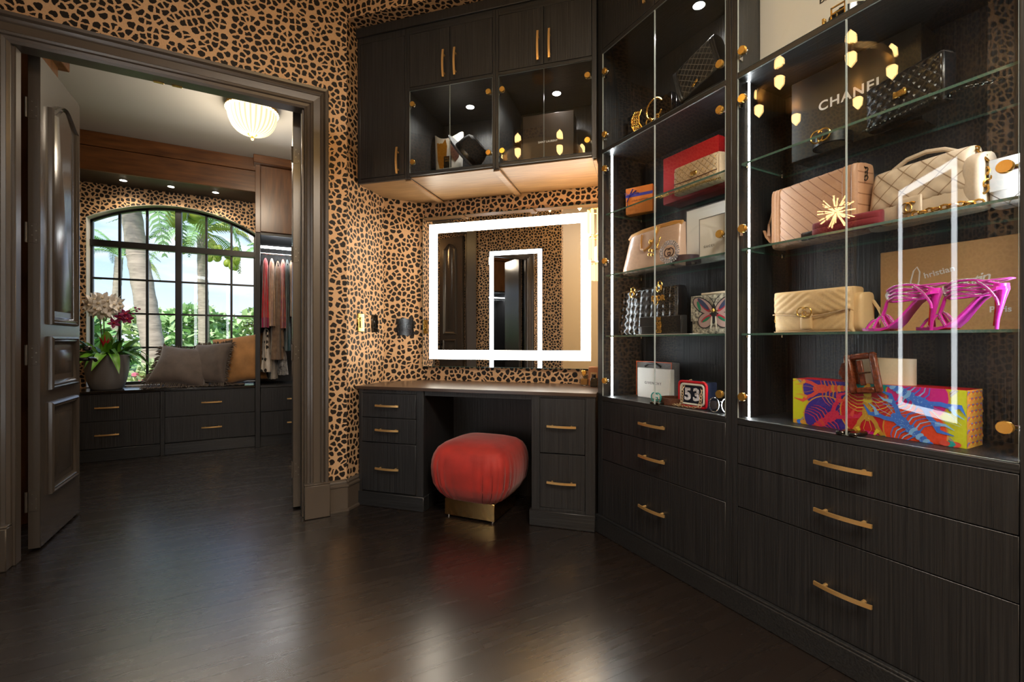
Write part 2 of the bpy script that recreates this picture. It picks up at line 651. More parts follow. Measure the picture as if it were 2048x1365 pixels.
    def torus(s, c, R, r, axis='y', n=24, k=8, m=0, sx=1.0, sz=1.0):
        pts = []
        for i in range(n):
            a = 2 * pi * i / n
            u, w = R * sx * cos(a), R * sz * sin(a)
            if axis == 'y':
                pts.append((c[0] + u, c[1], c[2] + w))
            elif axis == 'z':
                pts.append((c[0] + u, c[1] + w, c[2]))
            else:
                pts.append((c[0], c[1] + u, c[2] + w))
        up = {'y': (0, 1, 0), 'z': (0, 0, 1), 'x': (1, 0, 0)}[axis]
        return s.tube(pts, r, k, True, m, up=up)

    def puff(s, w, h, d, p=6.0, nu=34, nv=22, pat=None, warp=None, m=0, c=(0, 0, 0), back=1.0):
        def cl(t):
            q = 2 * t - 1
            return (q * 1.5 - 0.5 * q ** 3)
        for side in (-1, 1):
            def fn(u, v):
                a, b_ = cl(u), cl(v)
                k = max(0.0, (1 - abs(a) ** p)) ** (1 / p) * max(0.0, (1 - abs(b_) ** p)) ** (1 / p)
                x, z = a * w / 2, (b_ + 1) * h / 2
                y = side * d / 2 * k * (back if side > 0 else 1)
                if pat and k > 0.3:
                    y += side * pat(x, z) * min(1, (k - 0.3) * 2)
                q = (x, y, z)
                if warp:
                    q = warp(*q)
                return (q[0] + c[0], q[1] + c[1], q[2] + c[2])
            s.grid(fn, nu, nv, m=m)
        return s

    def move(s, i0, mat):
        for i in range(i0, len(s.v)):
            s.v[i] = tuple(mat @ Vector(s.v[i]))
        return s

    def mesh(s, name, mats):
        me = bpy.data.meshes.new(name)
        me.from_pydata(s.v, [], s.f)
        for m_ in (mats if isinstance(mats, (list, tuple)) else [mats]):
            me.materials.append(m_)
        me.polygons.foreach_set('material_index', s.m)
        bm = bmesh.new()
        bm.from_mesh(me)
        bmesh.ops.remove_doubles(bm, verts=bm.verts, dist=1e-6)
        bmesh.ops.recalc_face_normals(bm, faces=bm.faces)
        bm.to_mesh(me)
        bm.free()
        me.polygons.foreach_set('use_smooth', [True] * len(me.polygons))
        me.set_sharp_from_angle(angle=radians(38))
        me.update()
        return me


def mb():
    return MB()


def part(name, b, mats, parent=None, loc=None, rot=None, kind=None, label=None):
    me = b.mesh(name, mats) if isinstance(b, MB) else b
    o = bpy.data.objects.new(name, me)
    COL.objects.link(o)
    if parent:
        o.parent = parent
    if loc:
        o.location = loc
    if rot:
        o.rotation_euler = rot
    if kind:
        o['kind'] = kind
    if label:
        o['label'] = label
    return o


def struct(name, b, mats, parent=None):
    o = part(name, b, mats, parent)
    if not parent:
        o['kind'] = 'structure'
    return o


VO = 3.575 / 2


def frame(fr, x, y, z=0):
    if fr == 'R':
        return (1.62 + y, -x, z), -pi / 2
    if fr == 'V':
        q = sqrt(0.5)
        return (VO + (x + y) * q, VO + (y - x) * q, z), -pi / 4
    return (x, y, z), 0.0


def thing(name, label, cat, fr='W', x=0, y=0, z=0, rot=0.0, group=None):
    o = bpy.data.objects.new(name, None)
    o.empty_display_size = 0.05
    COL.objects.link(o)
    loc, rz = frame(fr, x, y, z)
    o.location = loc
    o.rotation_euler = (0, 0, rz + rot)
    o['label'] = label
    o['category'] = cat
    if group:
        o['group'] = group
    return o


def tag(o, label, cat, group=None):
    o['label'] = label
    o['category'] = cat
    if group:
        o['group'] = group
    return o


def copy_tree(o, parent=None):
    c = o.copy()
    COL.objects.link(c)
    if parent:
        c.parent = parent
    for ch in list(o.children):
        copy_tree(ch, c)
    return c


def text_mesh(s, size, depth=0.0006, shear=0.0, offset=0.0, space=1.0):
    cu = bpy.data.curves.new('lettering', 'FONT')
    cu.body = s
    cu.size = size
    cu.extrude = depth / 2
    cu.shear = shear
    cu.offset = offset
    cu.space_character = space
    cu.align_x = 'CENTER'
    cu.align_y = 'CENTER'
    cu.resolution_u = 4
    o = bpy.data.objects.new('tmp', cu)
    COL.objects.link(o)
    bpy.context.view_layer.update()
    me = bpy.data.meshes.new_from_object(o.evaluated_get(bpy.context.evaluated_depsgraph_get()))
    bpy.data.objects.remove(o)
    bpy.data.curves.remove(cu)
    me.name = 'lettering'
    return me


def lettering(s, size, mat, parent, loc, roll=0.0, **k):
    me = text_mesh(s, size, **k)
    me.materials.clear()
    me.materials.append(mat)
    o = bpy.data.objects.new('lettering', me)
    COL.objects.link(o)
    o.parent = parent
    o.location = loc
    o.rotation_euler = (Matrix.Rotation(roll, 3, 'Y') @ Matrix.Rotation(pi / 2, 3, 'X')).to_euler()
    return o


def pane(b, x0, x1, y0, y1, z0, z1):
    b.add([(x0, y0, z0), (x1, y0, z0), (x1, y0, z1), (x0, y0, z1), (x0, y1, z0), (x1, y1, z0), (x1, y1, z1), (x0, y1, z1)],
          [(0, 1, 2, 3), (7, 6, 5, 4)], 0)
    b.add(b.v[-8:], [(0, 4, 5, 1), (3, 2, 6, 7), (0, 3, 7, 4), (1, 5, 6, 2)], 1)
    return b


def shelf_pane(b, x0, x1, y0, y1, z0, z1):
    b.add([(x0, y0, z0), (x1, y0, z0), (x1, y1, z0), (x0, y1, z0), (x0, y0, z1), (x1, y0, z1), (x1, y1, z1), (x0, y1, z1)],
          [(0, 3, 2, 1), (4, 5, 6, 7)], 0)
    b.add(b.v[-8:], [(0, 1, 5, 4), (3, 7, 6, 2), (0, 4, 7, 3), (1, 2, 6, 5)], 1)
    return b


# ------------------------------------------------------------------ room shell
H = 3.30
# floor: slab with separate boards running along X
fl = struct('floor', mb().box(-2.8, 2.4, -1.7, 5.8, -0.08, -0.02), M['black'])
y = -1.6
row = 0
brd = {}
while y < 5.7:
    x = -2.7 + random.uniform(-1.2, 0)
    while x < 2.35:
        ln = random.choice((1.5, 1.9, 2.3))
        if ln not in brd:
            brd[ln] = mb().box(0, ln - 0.0006, 0, 0.1494, -0.02, 0).mesh('floor_board', M['floorw'])
        o = part('floor_board', brd[ln], None, fl, (x, y, random.uniform(-0.0004, 0)), (random.uniform(-.0016, .0016), 0, 0))
        x += ln
    y += 0.15
    row += 1


def slab(b, p0, p1, z0, z1, t, m=0):
    """vertical slab from p0 to p1, thickness t to the left of the direction"""
    dx, dy = p1[0] - p0[0], p1[1] - p0[1]
    l_ = hypot(dx, dy)
    nx, ny = -dy / l_ * t, dx / l_ * t
    return b.prism([p0, p1, (p1[0] + nx, p1[1] + ny), (p0[0] + nx, p0[1] + ny)], z0, z1, 'z', m)


OX0, OX1, OZ = -1.035, 0.205, 2.50
b = mb()
b.box(-1.33, OX0 - 0.04, 2.98, 3.12, 0, H)
b.box(OX1, 0.448, 2.98, 3.12, 0, H)
b.box(OX0 - 0.04, OX1, 2.98, 3.12, OZ, H)
struct('wall_door_side', b, M['paper'])
struct('wall_niche_left', slab(mb(), (0.448, 2.98), (0.7425, 3.2745), 0, H, 0.12), M['paper'])
struct('wall_niche_corner', slab(mb(), (0.7425, 3.2745), (1.043, 3.2745), 0, H, 0.12), M['paper'])
struct('wall_niche_back', slab(mb(), (1.043, 3.2745), (2.05, 2.2675), 0, H, 0.12), M['paper'])
struct('wall_niche_header', slab(mb(), (0.448, 2.982), (1.70, 1.73), 3.057, H, 0.10), M['paper'])
struct('wall_right', mb().box(1.985, 2.1, -0.6, 2.4, 0, H), M['paper'])
struct('wall_right_header', mb().box(1.60, 1.75, -0.6, 1.75, 3.08, H), M['paper'])
struct('wall_mirror_side', slab(mb(), (-0.445, 1.005), (-1.25, 1.81), 0, H, 0.12), M['paper'])
b = mb()
b.box(-1.37, -1.25, 1.76, 1.96, 0, H)
b.box(-1.37, -1.25, 2.78, 3.0, 0, H)
b.box(-1.37, -1.25, 1.96, 2.78, 2.45, H)
struct('wall_left', b, M['paper'])
# bathroom end behind the camera
b = mb()
b.box(-1.6, -1.48, -1.6, 1.0, 0, H)
b.box(-1.6, 2.1, -1.7, -1.6, 0, H)
b.box(1.985, 2.1, -1.7, -0.6, 0, H)
struct('wall_rear', b, M['beige'])
struct('wall_return', mb().box(-1.6, -0.62, 0.99, 1.09, 0, H), M['beige'])
struct('ceiling', mb().box(-2.8, 2.3, -1.7, 3.05, H, H + 0.1), M['ceil'])

# side room seen only in reflections
b = mb()
b.box(-2.75, -2.65, 1.0, 2.50, 0, H)
b.box(-2.75, -2.65, 2.72, 3.05, 0, H)
b.box(-2.75, -2.65, 2.50, 2.72, 0, 1.0)
b.box(-2.75, -2.65, 2.50, 2.72, 2.4, H)
b.box(-2.75, -1.37, 3.02, 3.12, 0, H)
struct('wall_side_room', b, M['paper'])
sw = struct('window_2', mb().box(-2.72, -2.70, 2.50, 2.53, 1.0, 2.4).box(-2.72, -2.70, 2.69, 2.72, 1.0, 2.4).box(-2.72, -2.70, 2.5, 2.72, 1.0, 1.03).box(-2.72, -2.70, 2.5, 2.72, 2.37, 2.4), M['plaster'])
part('pane', pane(mb(), 0, 0.16, 0, 0.005, 1.03, 2.37), [M['winglass'], M['gedge']], sw, (-2.71, 2.53, 0), (0, 0, pi / 2))


# door casings: a stepped profile swept round the opening, mitred
PROF = [(0, 0), (0, 0.022), (0.012, 0.03), (0.016, 0.022), (0.030, 0.026), (0.034, 0.036), (0.044, 0.04), (0.05, 0.032), (0.085, 0.034), (0.092, 0.046), (0.102, 0.05), (0.108, 0.042), (0.114, 0.054), (0.128, 0.058), (0.132, 0.05), (0.132, 0.0)]


def casing_leg(x_in, sgn, z0, z1, yf):
    b = mb()
    vs = []
    for (u, d) in PROF:
        vs.append((x_in + sgn * u, yf - d, z0))
        vs.append((x_in + sgn * u, yf - d, z1 + u))
    k = len(PROF)
    fs = [(2 * i, 2 * i + 1, 2 * ((i + 1) % k) + 1, 2 * ((i + 1) % k)) for i in range(k)]
    fs.append(tuple(range(0, 2 * k, 2)))
    fs.append(tuple(range(1, 2 * k, 2)))
    return b.add(vs, fs)


ZI = 2.43
YF = 2.98
t1 = struct('trim_1', casing_leg(OX0, -1, 0.2, ZI, YF), M['trim'])
t2 = struct('trim_2', casing_leg(OX1, 1, 0.2, ZI, YF), M['trim'])
b = mb()
vs = []
for (u, d) in PROF:
    vs.append((OX0 - u, YF - d, ZI + u))
    vs.append((OX1 + u, YF - d, ZI + u))
k = len(PROF)
b.add(vs, [(2 * i, 2 * i + 1, 2 * ((i + 1) % k) + 1, 2 * ((i + 1) % k)) for i in range(k)])
t3 = struct('trim_3', b, M['trim'])
part('plinth_block', mb().box(OX0 - 0.14, OX0 + 0.002, 2.912, 2.98, 0, 0.195, 0.004).box(OX0 - 0.14, OX0 + 0.002, 2.916, 2.98, 0.195, 0.205, 0.003), M['trim'], t1)
part('plinth_block', mb().box(OX1 - 0.002, OX1 + 0.14, 2.912, 2.98, 0, 0.195, 0.004).box(OX1 - 0.002, OX1 + 0.14, 2.916, 2.98, 0.195, 0.205, 0.003), M['trim'], t2)
# jambs with stop
b = mb()
b.box(OX0 - 0.04, OX0 - 0.022, 2.975, 3.122, 0, OZ).box(OX0 - 0.022, OX0 + 0.012, 2.975, 3.03, 0, ZI, 0.003)
j1 = struct('trim_4', b, M['trim'])
b = mb()
b.box(OX1, OX1 + 0.02, 2.975, 3.13, 0, OZ).box(OX1 - 0.012, OX1, 2.975, 3.04, 0, ZI, 0.003)
j2 = struct('trim_5', b, M['trim'])
b = mb()
b.box(OX0, OX1, 2.975, 3.13, OZ - 0.015, OZ + 0.01).box(OX0, OX1, 2.975, 3.04, ZI, OZ, 0.003)
j3 = struct('trim_6', b, M['trim'])
for xx in (-0.52, -0.44):
    part('ball_catch', mb().box(xx, xx + 0.045, 3.02, 3.038, ZI - 0.004, ZI, 0.001), M['oldgold'], j3)


# baseboard pieces
def baseboard(p0, p1, name):
    dx, dy = p1[0] - p0[0], p1[1] - p0[1]
    l_ = hypot(dx, dy)
    nx, ny = dy / l_, -dx / l_
    pr = [(0, 0), (0.028, 0), (0.028, 0.012), (0.018, 0.016), (0.018, 0.145), (0.024, 0.150), (0.024, 0.160), (0.012, 0.166), (0.014, 0.178), (0.006, 0.190), (0, 0.192)]
    vs = []
    for q in (p0, p1):
        for (d, z) in pr:
            vs.append((q[0] + nx * d, q[1] + ny * d, z))
    k = len(pr)
    fs = [(i, (i + 1) % k, k + (i + 1) % k, k + i) for i in range(k)] + [tuple(range(k)), tuple(range(k, 2 * k))]
    return struct(name, mb().add(vs, fs), M['trim'])


baseboard((0.345, 2.98), (0.456, 2.98), 'baseboard_door_side')
baseboard((0.440, 2.972), (0.535, 3.067), 'baseboard_niche')
baseboard((-1.25, 1.81), (-0.445, 1.005), 'baseboard_mirror_side')

# side doorway casing and its leaf (seen in the mirrors)
struct('trim_7', mb().box(-1.25, -1.20, 1.83, 1.97, 0, 2.58, 0.006).box(-1.25, -1.205, 2.77, 2.9, 0, 2.58, 0.006).box(-1.25, -1.2, 1.97, 2.77, 2.45, 2.58, 0.006), M['trim'])


# ------------------------------------------------------------------ panelled doors
def arch_poly(w, h, rise, n=10):
    pts = [(-w / 2, 0), (w / 2, 0), (w / 2, h - rise)]
    for i in range(1, n):
        t_ = i / n
        x_ = w / 2 - w * t_
        s_ = sin(pi * t_)
        pts.append((x_, h - rise + rise * (s_ ** 1.6)))
    pts.append((-w / 2, h - rise))
    return pts


def inset(poly, d):
    cx = sum(p[0] for p in poly) / len(poly)
    cz = sum(p[1] for p in poly) / len(poly)
    w = max(abs(p[0] - cx) for p in poly)
    h = max(abs(p[1] - cz) for p in poly)
    return [(cx + (p[0] - cx) * (w - d) / w, cz + (p[1] - cz) * (h - d) / h) for p in poly]


def molding(poly, y0):
    steps = [(0, 0), (0.002, 0.014), (0.012, 0.020), (0.018, 0.014), (0.026, 0.016), (0.034, 0.005), (0.046, 0.001)]
    b = mb()
    rings = [[(p[0], y0 - d, p[1]) for p in inset(poly, u)] for (u, d) in steps]
    k = len(poly)
    vs = [p for r in rings for p in r]
    fs = []
    for i in range(len(rings) - 1):
        for j in range(k):
            fs.append((i * k + j, i * k + (j + 1) % k, (i + 1) * k + (j + 1) % k, (i + 1) * k + j))
    b.add(vs, fs)
    f = inset(poly, 0.075)
    f2 = inset(poly, 0.092)
    b.add([(p[0], y0 - 0.001, p[1]) for p in f] + [(p[0], y0 - 0.009, p[1]) for p in f2], [tuple(range(k, 2 * k))] + [(j, (j + 1) % k, k + (j + 1) % k, k + j) for j in range(k)])
    return b


def make_door(name, w, h, t, handle_side):
    """leaf in local xz plane, hinge at x=0, leaf towards +x; face at y=0 looking to -y, thickness to +y"""
    d = bpy.data.objects.new(name, None)
    COL.objects.link(d)
    d['kind'] = 'structure'
    part('leaf', mb().box(0, w, 0, t, 0.012, h, 0.002), M['door'], d)
    cx = w / 2 + 0.012
    for (z0, z1, rise) in ((1.135, 2.345, 0.075), (0.795, 1.075, 0), (0.25, 0.73, 0)):
        ww = w - 0.17
        if rise:
            poly = arch_poly(ww, z1 - z0, rise)
        else:
            poly = [(-ww / 2, 0), (ww / 2, 0), (ww / 2, z1 - z0), (-ww / 2, z1 - z0)]
        poly = [(p[0] + cx, p[1] + z0) for p in poly]
        part('panel_molding', molding(poly, 0), M['door'], d)
    for z in (0.25, 0.98, 1.59, 2.21):
        hb = mb().box(-0.003, 0.0, 0.008, t - 0.004, z - 0.05, z + 0.05, 0.0005)
        for q in range(4):
            hb.cyl((-0.0045, 0.014 + (q % 2) * 0.015, z - 0.035 + q * 0.023), (-0.002, 0.014 + (q % 2) * 0.015, z - 0.035 + q * 0.023), 0.0028, 8, m=1)
        hb.cyl((-0.006, t + 0.004, z - 0.05), (-0.006, t + 0.004, z + 0.05), 0.006, 10)
        part('hinge', hb, [M['door'], M['steel']], d)
    if handle_side:
        hb = mb()
        hb.box(w - 0.055, w - 0.022, -0.006, 0, 0.83, 1.06, 0.003)
        hb.tube([(w - 0.038, -0.004, 0.94), (w - 0.038, -0.05, 0.94)], 0.011, 10)
        hb.tube([(w - 0.045, -0.05, 0.94), (w - 0.01, -0.058, 0.944), (w + 0.035, -0.06, 0.94), (w + 0.06, -0.058, 0.928)], [0.012, 0.010, 0.009, 0.011], 10)
        hb.box(w - 0.03, w + 0.01, -0.055, -0.02, 0.99, 1.02, 0.008)
        part('lever_handle', hb, M['gun'], d)
    return d


# left leaf folded back into the far room; its panelled face looks to +X
d1 = make_door('door_1', 0.555, 2.485, 0.046, True)
d1.location = (-0.99, 3.135, 0)
d1.rotation_euler = (0, 0, pi / 2)
# right leaf: we see its hinge edge
d2 = make_door('door_2', 0.555, 2.485, 0.046, False)
d2.location = (0.199, 3.14, 0)
d2.rotation_euler = (0, 0, radians(88))
# side doorway leaf ajar
d3 = make_door('door_3', 0.40, 2.43, 0.045, True)
d3.location = (-1.27, 2.0, 0)
d3.rotation_euler = (0, 0, radians(152))


# ------------------------------------------------------------------ handles, hinges
def pull_mesh(w=0.165):
    b = mb()
    n = 14
    pts = []
    for i in range(n + 1):
        x_ = -w / 2 + w * i / n
        y_ = -0.020 - 0.010 * (1 - (2 * i / n - 1) ** 2)
        pts.append((x_, y_, 0))
    vs = []
    for p in pts:
        vs += [(p[0], p[1] - 0.0035, -0.006), (p[0], p[1] - 0.0035, 0.006), (p[0], p[1] + 0.0035, 0.006), (p[0], p[1] + 0.0035, -0.006)]
    fs = []
    for i in range(n):
        for j in range(4):
            fs.append((4 * i + j, 4 * i + (j + 1) % 4, 4 * i + 4 + (j + 1) % 4, 4 * i + 4 + j))
    fs += [(0, 1, 2, 3), (4 * n, 4 * n + 1, 4 * n + 2, 4 * n + 3)]
    b.add(vs, fs)
    for x_ in (-w * 0.33, w * 0.33):
        b.tube([(x_, -0.022, 0), (x_, 0.001, 0)], [0.005, 0.006], 8)
    return b.mesh('handle', M['gold'])


PULL = pull_mesh()


def pull(parent, x, z, y=0.0, vertical=False):
    return part('handle', PULL, None, parent, (x, y, z), (0, pi / 2 if vertical else 0, 0))


def hinge_mesh(s):
    b = mb()
    b.lathe([(0.001, -0.012), (0.015, -0.012), (0.0165, -0.009), (0.0165, -0.003), (0.0165, 0.0)], 20, axis='y')
    b.lathe([(0.010, 0.006), (0.013, 0.010), (0.001, 0.012)], 14, axis='y', m=1)
    b.box(min(0, s * 0.045), max(0, s * 0.045), 0.014, 0.026, -0.006, 0.006, 0.002, m=1)
    b.box(s * 0.026 - 0.006, s * 0.026 + 0.006, 0.010, 0.03, -0.022, 0.008, 0.002, m=1)
    return b.mesh('glass_hinge', [M['goldp'], M['chrome']])


HL, HR = hinge_mesh(-1), hinge_mesh(1)


def glass_door(parent, x0, x1, z0, z1, side, hz):
    gd = part('glass_door', pane(mb(), x0, x1, -0.001, 0.005, z0, z1), [M['glass'], M['bev']], parent)
    for z in hz:
        part('hinge', HL if side < 0 else HR, None, gd, ((x0 + 0.022) if side < 0 else (x1 - 0.022), 0, z))
    return gd


def puck(parent, x, y, z, power, color=(1, 0.95, 0.88)):
    part('puck_light', mb().lathe([(0.03, 0), (0.03, 0.004), (0.001, 0.004)], 20, (x, y, z - 0.004), m=1).lathe([(0.001, -0.0045), (0.026, -0.0045), (0.0265, 0.0)], 20, (x, y, z), m=0), [M['puck'], M['chrome']], parent)
    lamp('puck_lamp', 'SPOT', (x, y, z - 0.012), power, color, 0.025, parent=parent, spot=radians(150))


# ------------------------------------------------------------------ glazed display cabinets on the right wall
SH = (1.08, 1.411, 1.746)


def display_cabinet(label, xo0, xo1, xi0, xi1, puck_at):
    cx = (xo0 + xo1) / 2
    t = thing('display_cabinet', label, 'cabinet', 'R', cx, 0)
    a0, a1, i0, i1 = xo0 - cx, xo1 - cx, xi0 - cx, xi1 - cx
    mid = (i0 + i1) / 2
    for (p, q) in ((a0, i0), (i1, a1)):
        part('stile', mb().box(p, q, 0, 0.022, 0.095, 3.05, 0.001), M['wood'], t)
    part('side_panel', mb().box(a0, i0, 0.022, 0.35, 0, 3.05), M['wood'], t)
    part('side_panel', mb().box(i1, a1, 0.022, 0.35, 0, 3.05), M['wood'], t)
    part('back_panel', mb().box(i0, i1, 0.318, 0.336, 0.0, 3.05), M['wood'], t)
    part('display_base', mb().box(i0, i1, 0.0, 0.318, 0.725, 0.748, 0.001), M['woodh'], t)
    part('middle_rail', mb().box(i0, i1, 0.0, 0.318, 2.075, 2.094, 0.001), M['woodh'], t)
    part('upper_rail', mb().box(i0, i1, 0.0, 0.318, 2.62, 2.642, 0.001), M['woodh'], t)
    part('crown', mb().box(a0, a1, -0.012, 0.1, 3.05, 3.078, 0.002), M['wood'], t)
    for (z0, z1, hz) in ((0.096, 0.4035, 0.249), (0.4065, 0.5705, 0.4925), (0.5735, 0.7225, 0.650)):
        dr = part('drawer', mb().box(i0 + 0.0015, i1 - 0.0015, 0.0, 0.021, z0, z1, 0.0012), M['wood'], t)
        pull(dr, (mid - 0.004), hz)
    for z in SH:
        b = shelf_pane(mb(), i0 + 0.002, i1 - 0.002, 0.022, 0.31, z - 0.008, z)
        gs = part('glass_shelf', b, [M['shelfglass'], M['gedge']], t)
        for sx in (i0 + 0.006, i1 - 0.006):
            for sy in (0.05, 0.28):
                part('shelf_pin', mb().cyl((sx, sy, z - 0.016), (sx, sy, z - 0.008), 0.005, 8), M['chrome'], gs)
    for sx in (i0, i1):
        s_ = 1 if sx == i0 else -1
        part('led_strip', mb().box(sx, sx + s_ * 0.007, 0.055, 0.068, 0.75, 2.073, m=0).box(sx, sx + s_ * 0.008, 0.052, 0.055, 0.75, 2.073, m=1).box(sx, sx + s_ * 0.008, 0.068, 0.071, 0.75, 2.073, m=1), [M['led'], M['chrome']], t)
    for (x0, x1, sd) in ((i0 + 0.002, mid - 0.0015, -1), (mid + 0.0015, i1 - 0.002, 1)):
        gd = glass_door(t, x0, x1, 0.751, 2.073, sd, (0.835, 1.483, 1.985))
        xc = mid + sd * 0.018
        part('magnetic_catch', mb().box(xc - 0.012, xc + 0.012, -0.003, 0.07, 0.749, 0.762, 0.003), M['gun'], gd)
        glass_door(t, x0, x1, 2.096, 2.618, sd, (2.17, 2.512))
        ud = part('upper_door', mb().box(x0, x1, 0, 0.02, 2.644, 3.046, 0.001), M['wood'], t)
        pull(ud, mid + sd * 0.048, 2.757, vertical=True)
    for px_ in puck_at:
        puck(t, px_ - cx, 0.16, 2.62, 5.0)
    return t


cabC = display_cabinet('glazed black display cabinet next to the vanity, holding quilted bags and white boxes', -1.988, -1.1665, -1.949, -1.192, (-1.45,))
cabD = display_cabinet('glazed black display cabinet at the right, holding pink sandals and a lobster print box', -1.1655, -0.345, -1.141, -0.385, (-0.65,))
struct('baseboard_right', mb().box(1.60, 1.64, -0.6, 1.995, 0, 0.085, 0.003).box(1.604, 1.64, -0.6, 1.995, 0.085, 0.094, 0.002), M['woodh'])
struct('wall_right_end', mb().box(1.62, 1.985, -0.6, 0.34, 0, H), M['wood'])

# ------------------------------------------------------------------ vanity: upper units
VX0, VX1 = -1.787, -0.265


def vthing(name, label, cat, x0, x1):
    return thing(name, label, cat, 'V', (x0 + x1) / 2, 0), (x0 + x1) / 2


t, c = vthing('wall_cabinet', 'narrow dark wall cabinet with one tall door at the left end above the vanity', 'cabinet', VX0, -1.431)
b = mb().prism([(VX0 - c, 0.0), (-1.431 - c, 0.0), (-1.431 - c, 0.52), (-1.578 - c, 0.52), (VX0 - c, 0.305)], 2.078, 3.055, 'z')
part('carcass', mb().prism([(VX0 - c, 0.021), (-1.432 - c, 0.021), (-1.432 - c, 0.50), (-1.60 - c, 0.50), (VX0 - c, 0.305)], 2.078, 2.995, 'z'), M['wood'], t)
part('stile', mb().box(VX0 - c, -1.766 - c, 0, 0.021, 2.062, 2.995, 0.001), M['wood'], t)
part('stile', mb().box(-1.447 - c, -1.431 - c, 0, 0.021, 2.062, 2.995, 0.001), M['wood'], t)
part('rail', mb().box(-1.766 - c, -1.447 - c, 0, 0.021, 2.062, 2.088, 0.001), M['wood'], t)
part('rail', mb().box(-1.766 - c, -1.447 - c, 0.0, 0.021, 2.955, 2.995, 0.001), M['wood'], t)
part('underside', mb().prism([(VX0 - c, 0.021), (-1.432 - c, 0.021), (-1.432 - c, 0.50), (-1.60 - c, 0.50), (VX0 - c, 0.305)], 2.066, 2.078, 'z'), M['soff'], t)
part('rib', mb().box(-1.452 - c, -1.412 - c, 0.021, 0.50, 2.052, 2.0615), M['soff'], t)
dd = part('door', mb().box(-1.764 - c, -1.449 - c, -0.001, 0.020, 2.09, 2.953, 0.001), M['wood'], t)
pull(dd, -1.49 - c, 2.174, vertical=True)
struct('trim_8', mb().box(0, 1.54, -0.012, 0.1, 2.995, 3.056, 0.003), M['wood'])
o = bpy.data.objects['trim_8']
loc, rz = frame('V', -1.797, 0, 0)
o.location = loc
o.rotation_euler = (0, 0, rz)


def vanity_upper(label, xo0, xo1, xi0, xi1, hx0, hx1):
    t, c = vthing('wall_cabinet', label, 'cabinet', xo0, xo1)
    a0, a1, i0, i1 = xo0 - c, xo1 - c, xi0 - c, xi1 - c
    mid = (i0 + i1) / 2
    for (p, q) in ((a0, i0), (i1, a1)):
        part('side_panel', mb().box(p, q, 0.0, 0.50, 2.062, 2.995, 0.001), M['wood'], t)
    part('back_panel', mb().box(i0, i1, 0.488, 0.50, 2.075, 2.995), M['wood'], t)
    part('bottom_board', mb().box(i0, i1, 0.0, 0.488, 2.0745, 2.092, 0.001), M['woodh'], t)
    part('underside', mb().box(i0, i1, 0.022, 0.50, 2.068, 2.0745), M['soff'], t)
    part('rib', mb().box(a1 - 0.02, a1 + (0.0195 if xo1 < -0.5 else 0), 0.022, 0.50, 2.052, 2.0615, 0.001), M['soff'], t)
    part('rail', mb().box(i0, i1, 0.0, 0.488, 2.602, 2.622, 0.001), M['woodh'], t)
    part('rail', mb().box(i0, i1, 0, 0.021, 2.952, 2.995, 0.001), M['woodh'], t)
    for (x0, x1, sd, hxp) in ((i0 + 0.002, mid - 0.0015, -1, hx0), (mid + 0.0015, i1 - 0.002, 1, hx1)):
        glass_door(t, x0, x1, 2.094, 2.600, sd, (2.157, 2.515))
        ud = part('door', mb().box(x0, x1, -0.001, 0.02, 2.624, 2.950, 0.001), M['wood'], t)
        pull(ud, hxp - c, 2.724, vertical=True)
    puck(t, mid + 0.02, 0.28, 2.602, 7.0)
    return t


vanity_upper('dark wall cabinet with two glass doors holding a black hat and a white boot', -1.430, -0.8505, -1.413, -0.868, -1.176, -1.102)
vanity_upper('dark wall cabinet with two glass doors holding a large dark brown box', -0.8495, -0.265, -0.831, -0.290, -0.592, -0.526)

# vanity: pedestals and top
t, c = vthing('desk_pedestal', 'black oak drawer pedestal with three drawers at the left of the red stool', 'cabinet', -1.776, -1.316)
part('carcass', mb().prism([(-1.776 - c, 0.021), (-1.316 - c, 0.021), (-1.316 - c, 0.47), (-1.64 - c, 0.455), (-1.776 - c, 0.312)], 0.0, 0.743, 'z'), M['wood'], t)
part('stile', mb().box(-1.776 - c, -1.752 - c, 0, 0.021, 0.088, 0.743, 0.001), M['wood'], t)
part('stile', mb().box(-1.366 - c, -1.316 - c, 0, 0.021, 0.088, 0.743, 0.001), M['wood'], t)
part('rail', mb().box(-1.752 - c, -1.366 - c, 0, 0.021, 0.719, 0.743, 0.001), M['wood'], t)
part('plinth', mb().box(-1.776 - c, -1.309 - c, -0.012, 0.05, 0.0, 0.09, 0.003), M['woodh'], t)
part('plinth', mb().box(-1.316 - c, -1.309 - c, 0.05, 0.46, 0.0, 0.09, 0.002), M['woodh'], t)
for (z0, z1, hz) in ((0.096, 0.404, 0.247), (0.409, 0.562, 0.490), (0.566, 0.717, 0.643)):
    dr = part('drawer', mb().box(-1.7505 - c, -1.3675 - c, -0.002, 0.019, z0, z1, 0.0012), M['wood'], t)
    pull(dr, -1.561 - c, hz, -0.002)
t, c = vthing('desk_pedestal', 'black oak drawer pedestal with two drawers at the right of the red stool', 'cabinet', -0.632, -0.272)
part('carcass', mb().box(-0.632 - c, -0.272 - c, 0.021, 0.47, 0, 0.743), M['wood'], t)
part('stile', mb().box(-0.632 - c, -0.584 - c, 0, 0.021, 0.088, 0.743, 0.001), M['wood'], t)
part('stile', mb().box(-0.327 - c, -0.272 - c, 0, 0.021, 0.088, 0.743, 0.001), M['wood'], t)
part('rail', mb().box(-0.584 - c, -0.327 - c, 0, 0.021, 0.728, 0.743, 0.001), M['wood'], t)
part('rail', mb().box(-0.584 - c, -0.327 - c, 0, 0.021, 0.088, 0.106, 0.001), M['wood'], t)
part('plinth', mb().box(-0.644 - c, -0.272 - c, -0.012, 0.05, 0.0, 0.09, 0.003), M['woodh'], t)
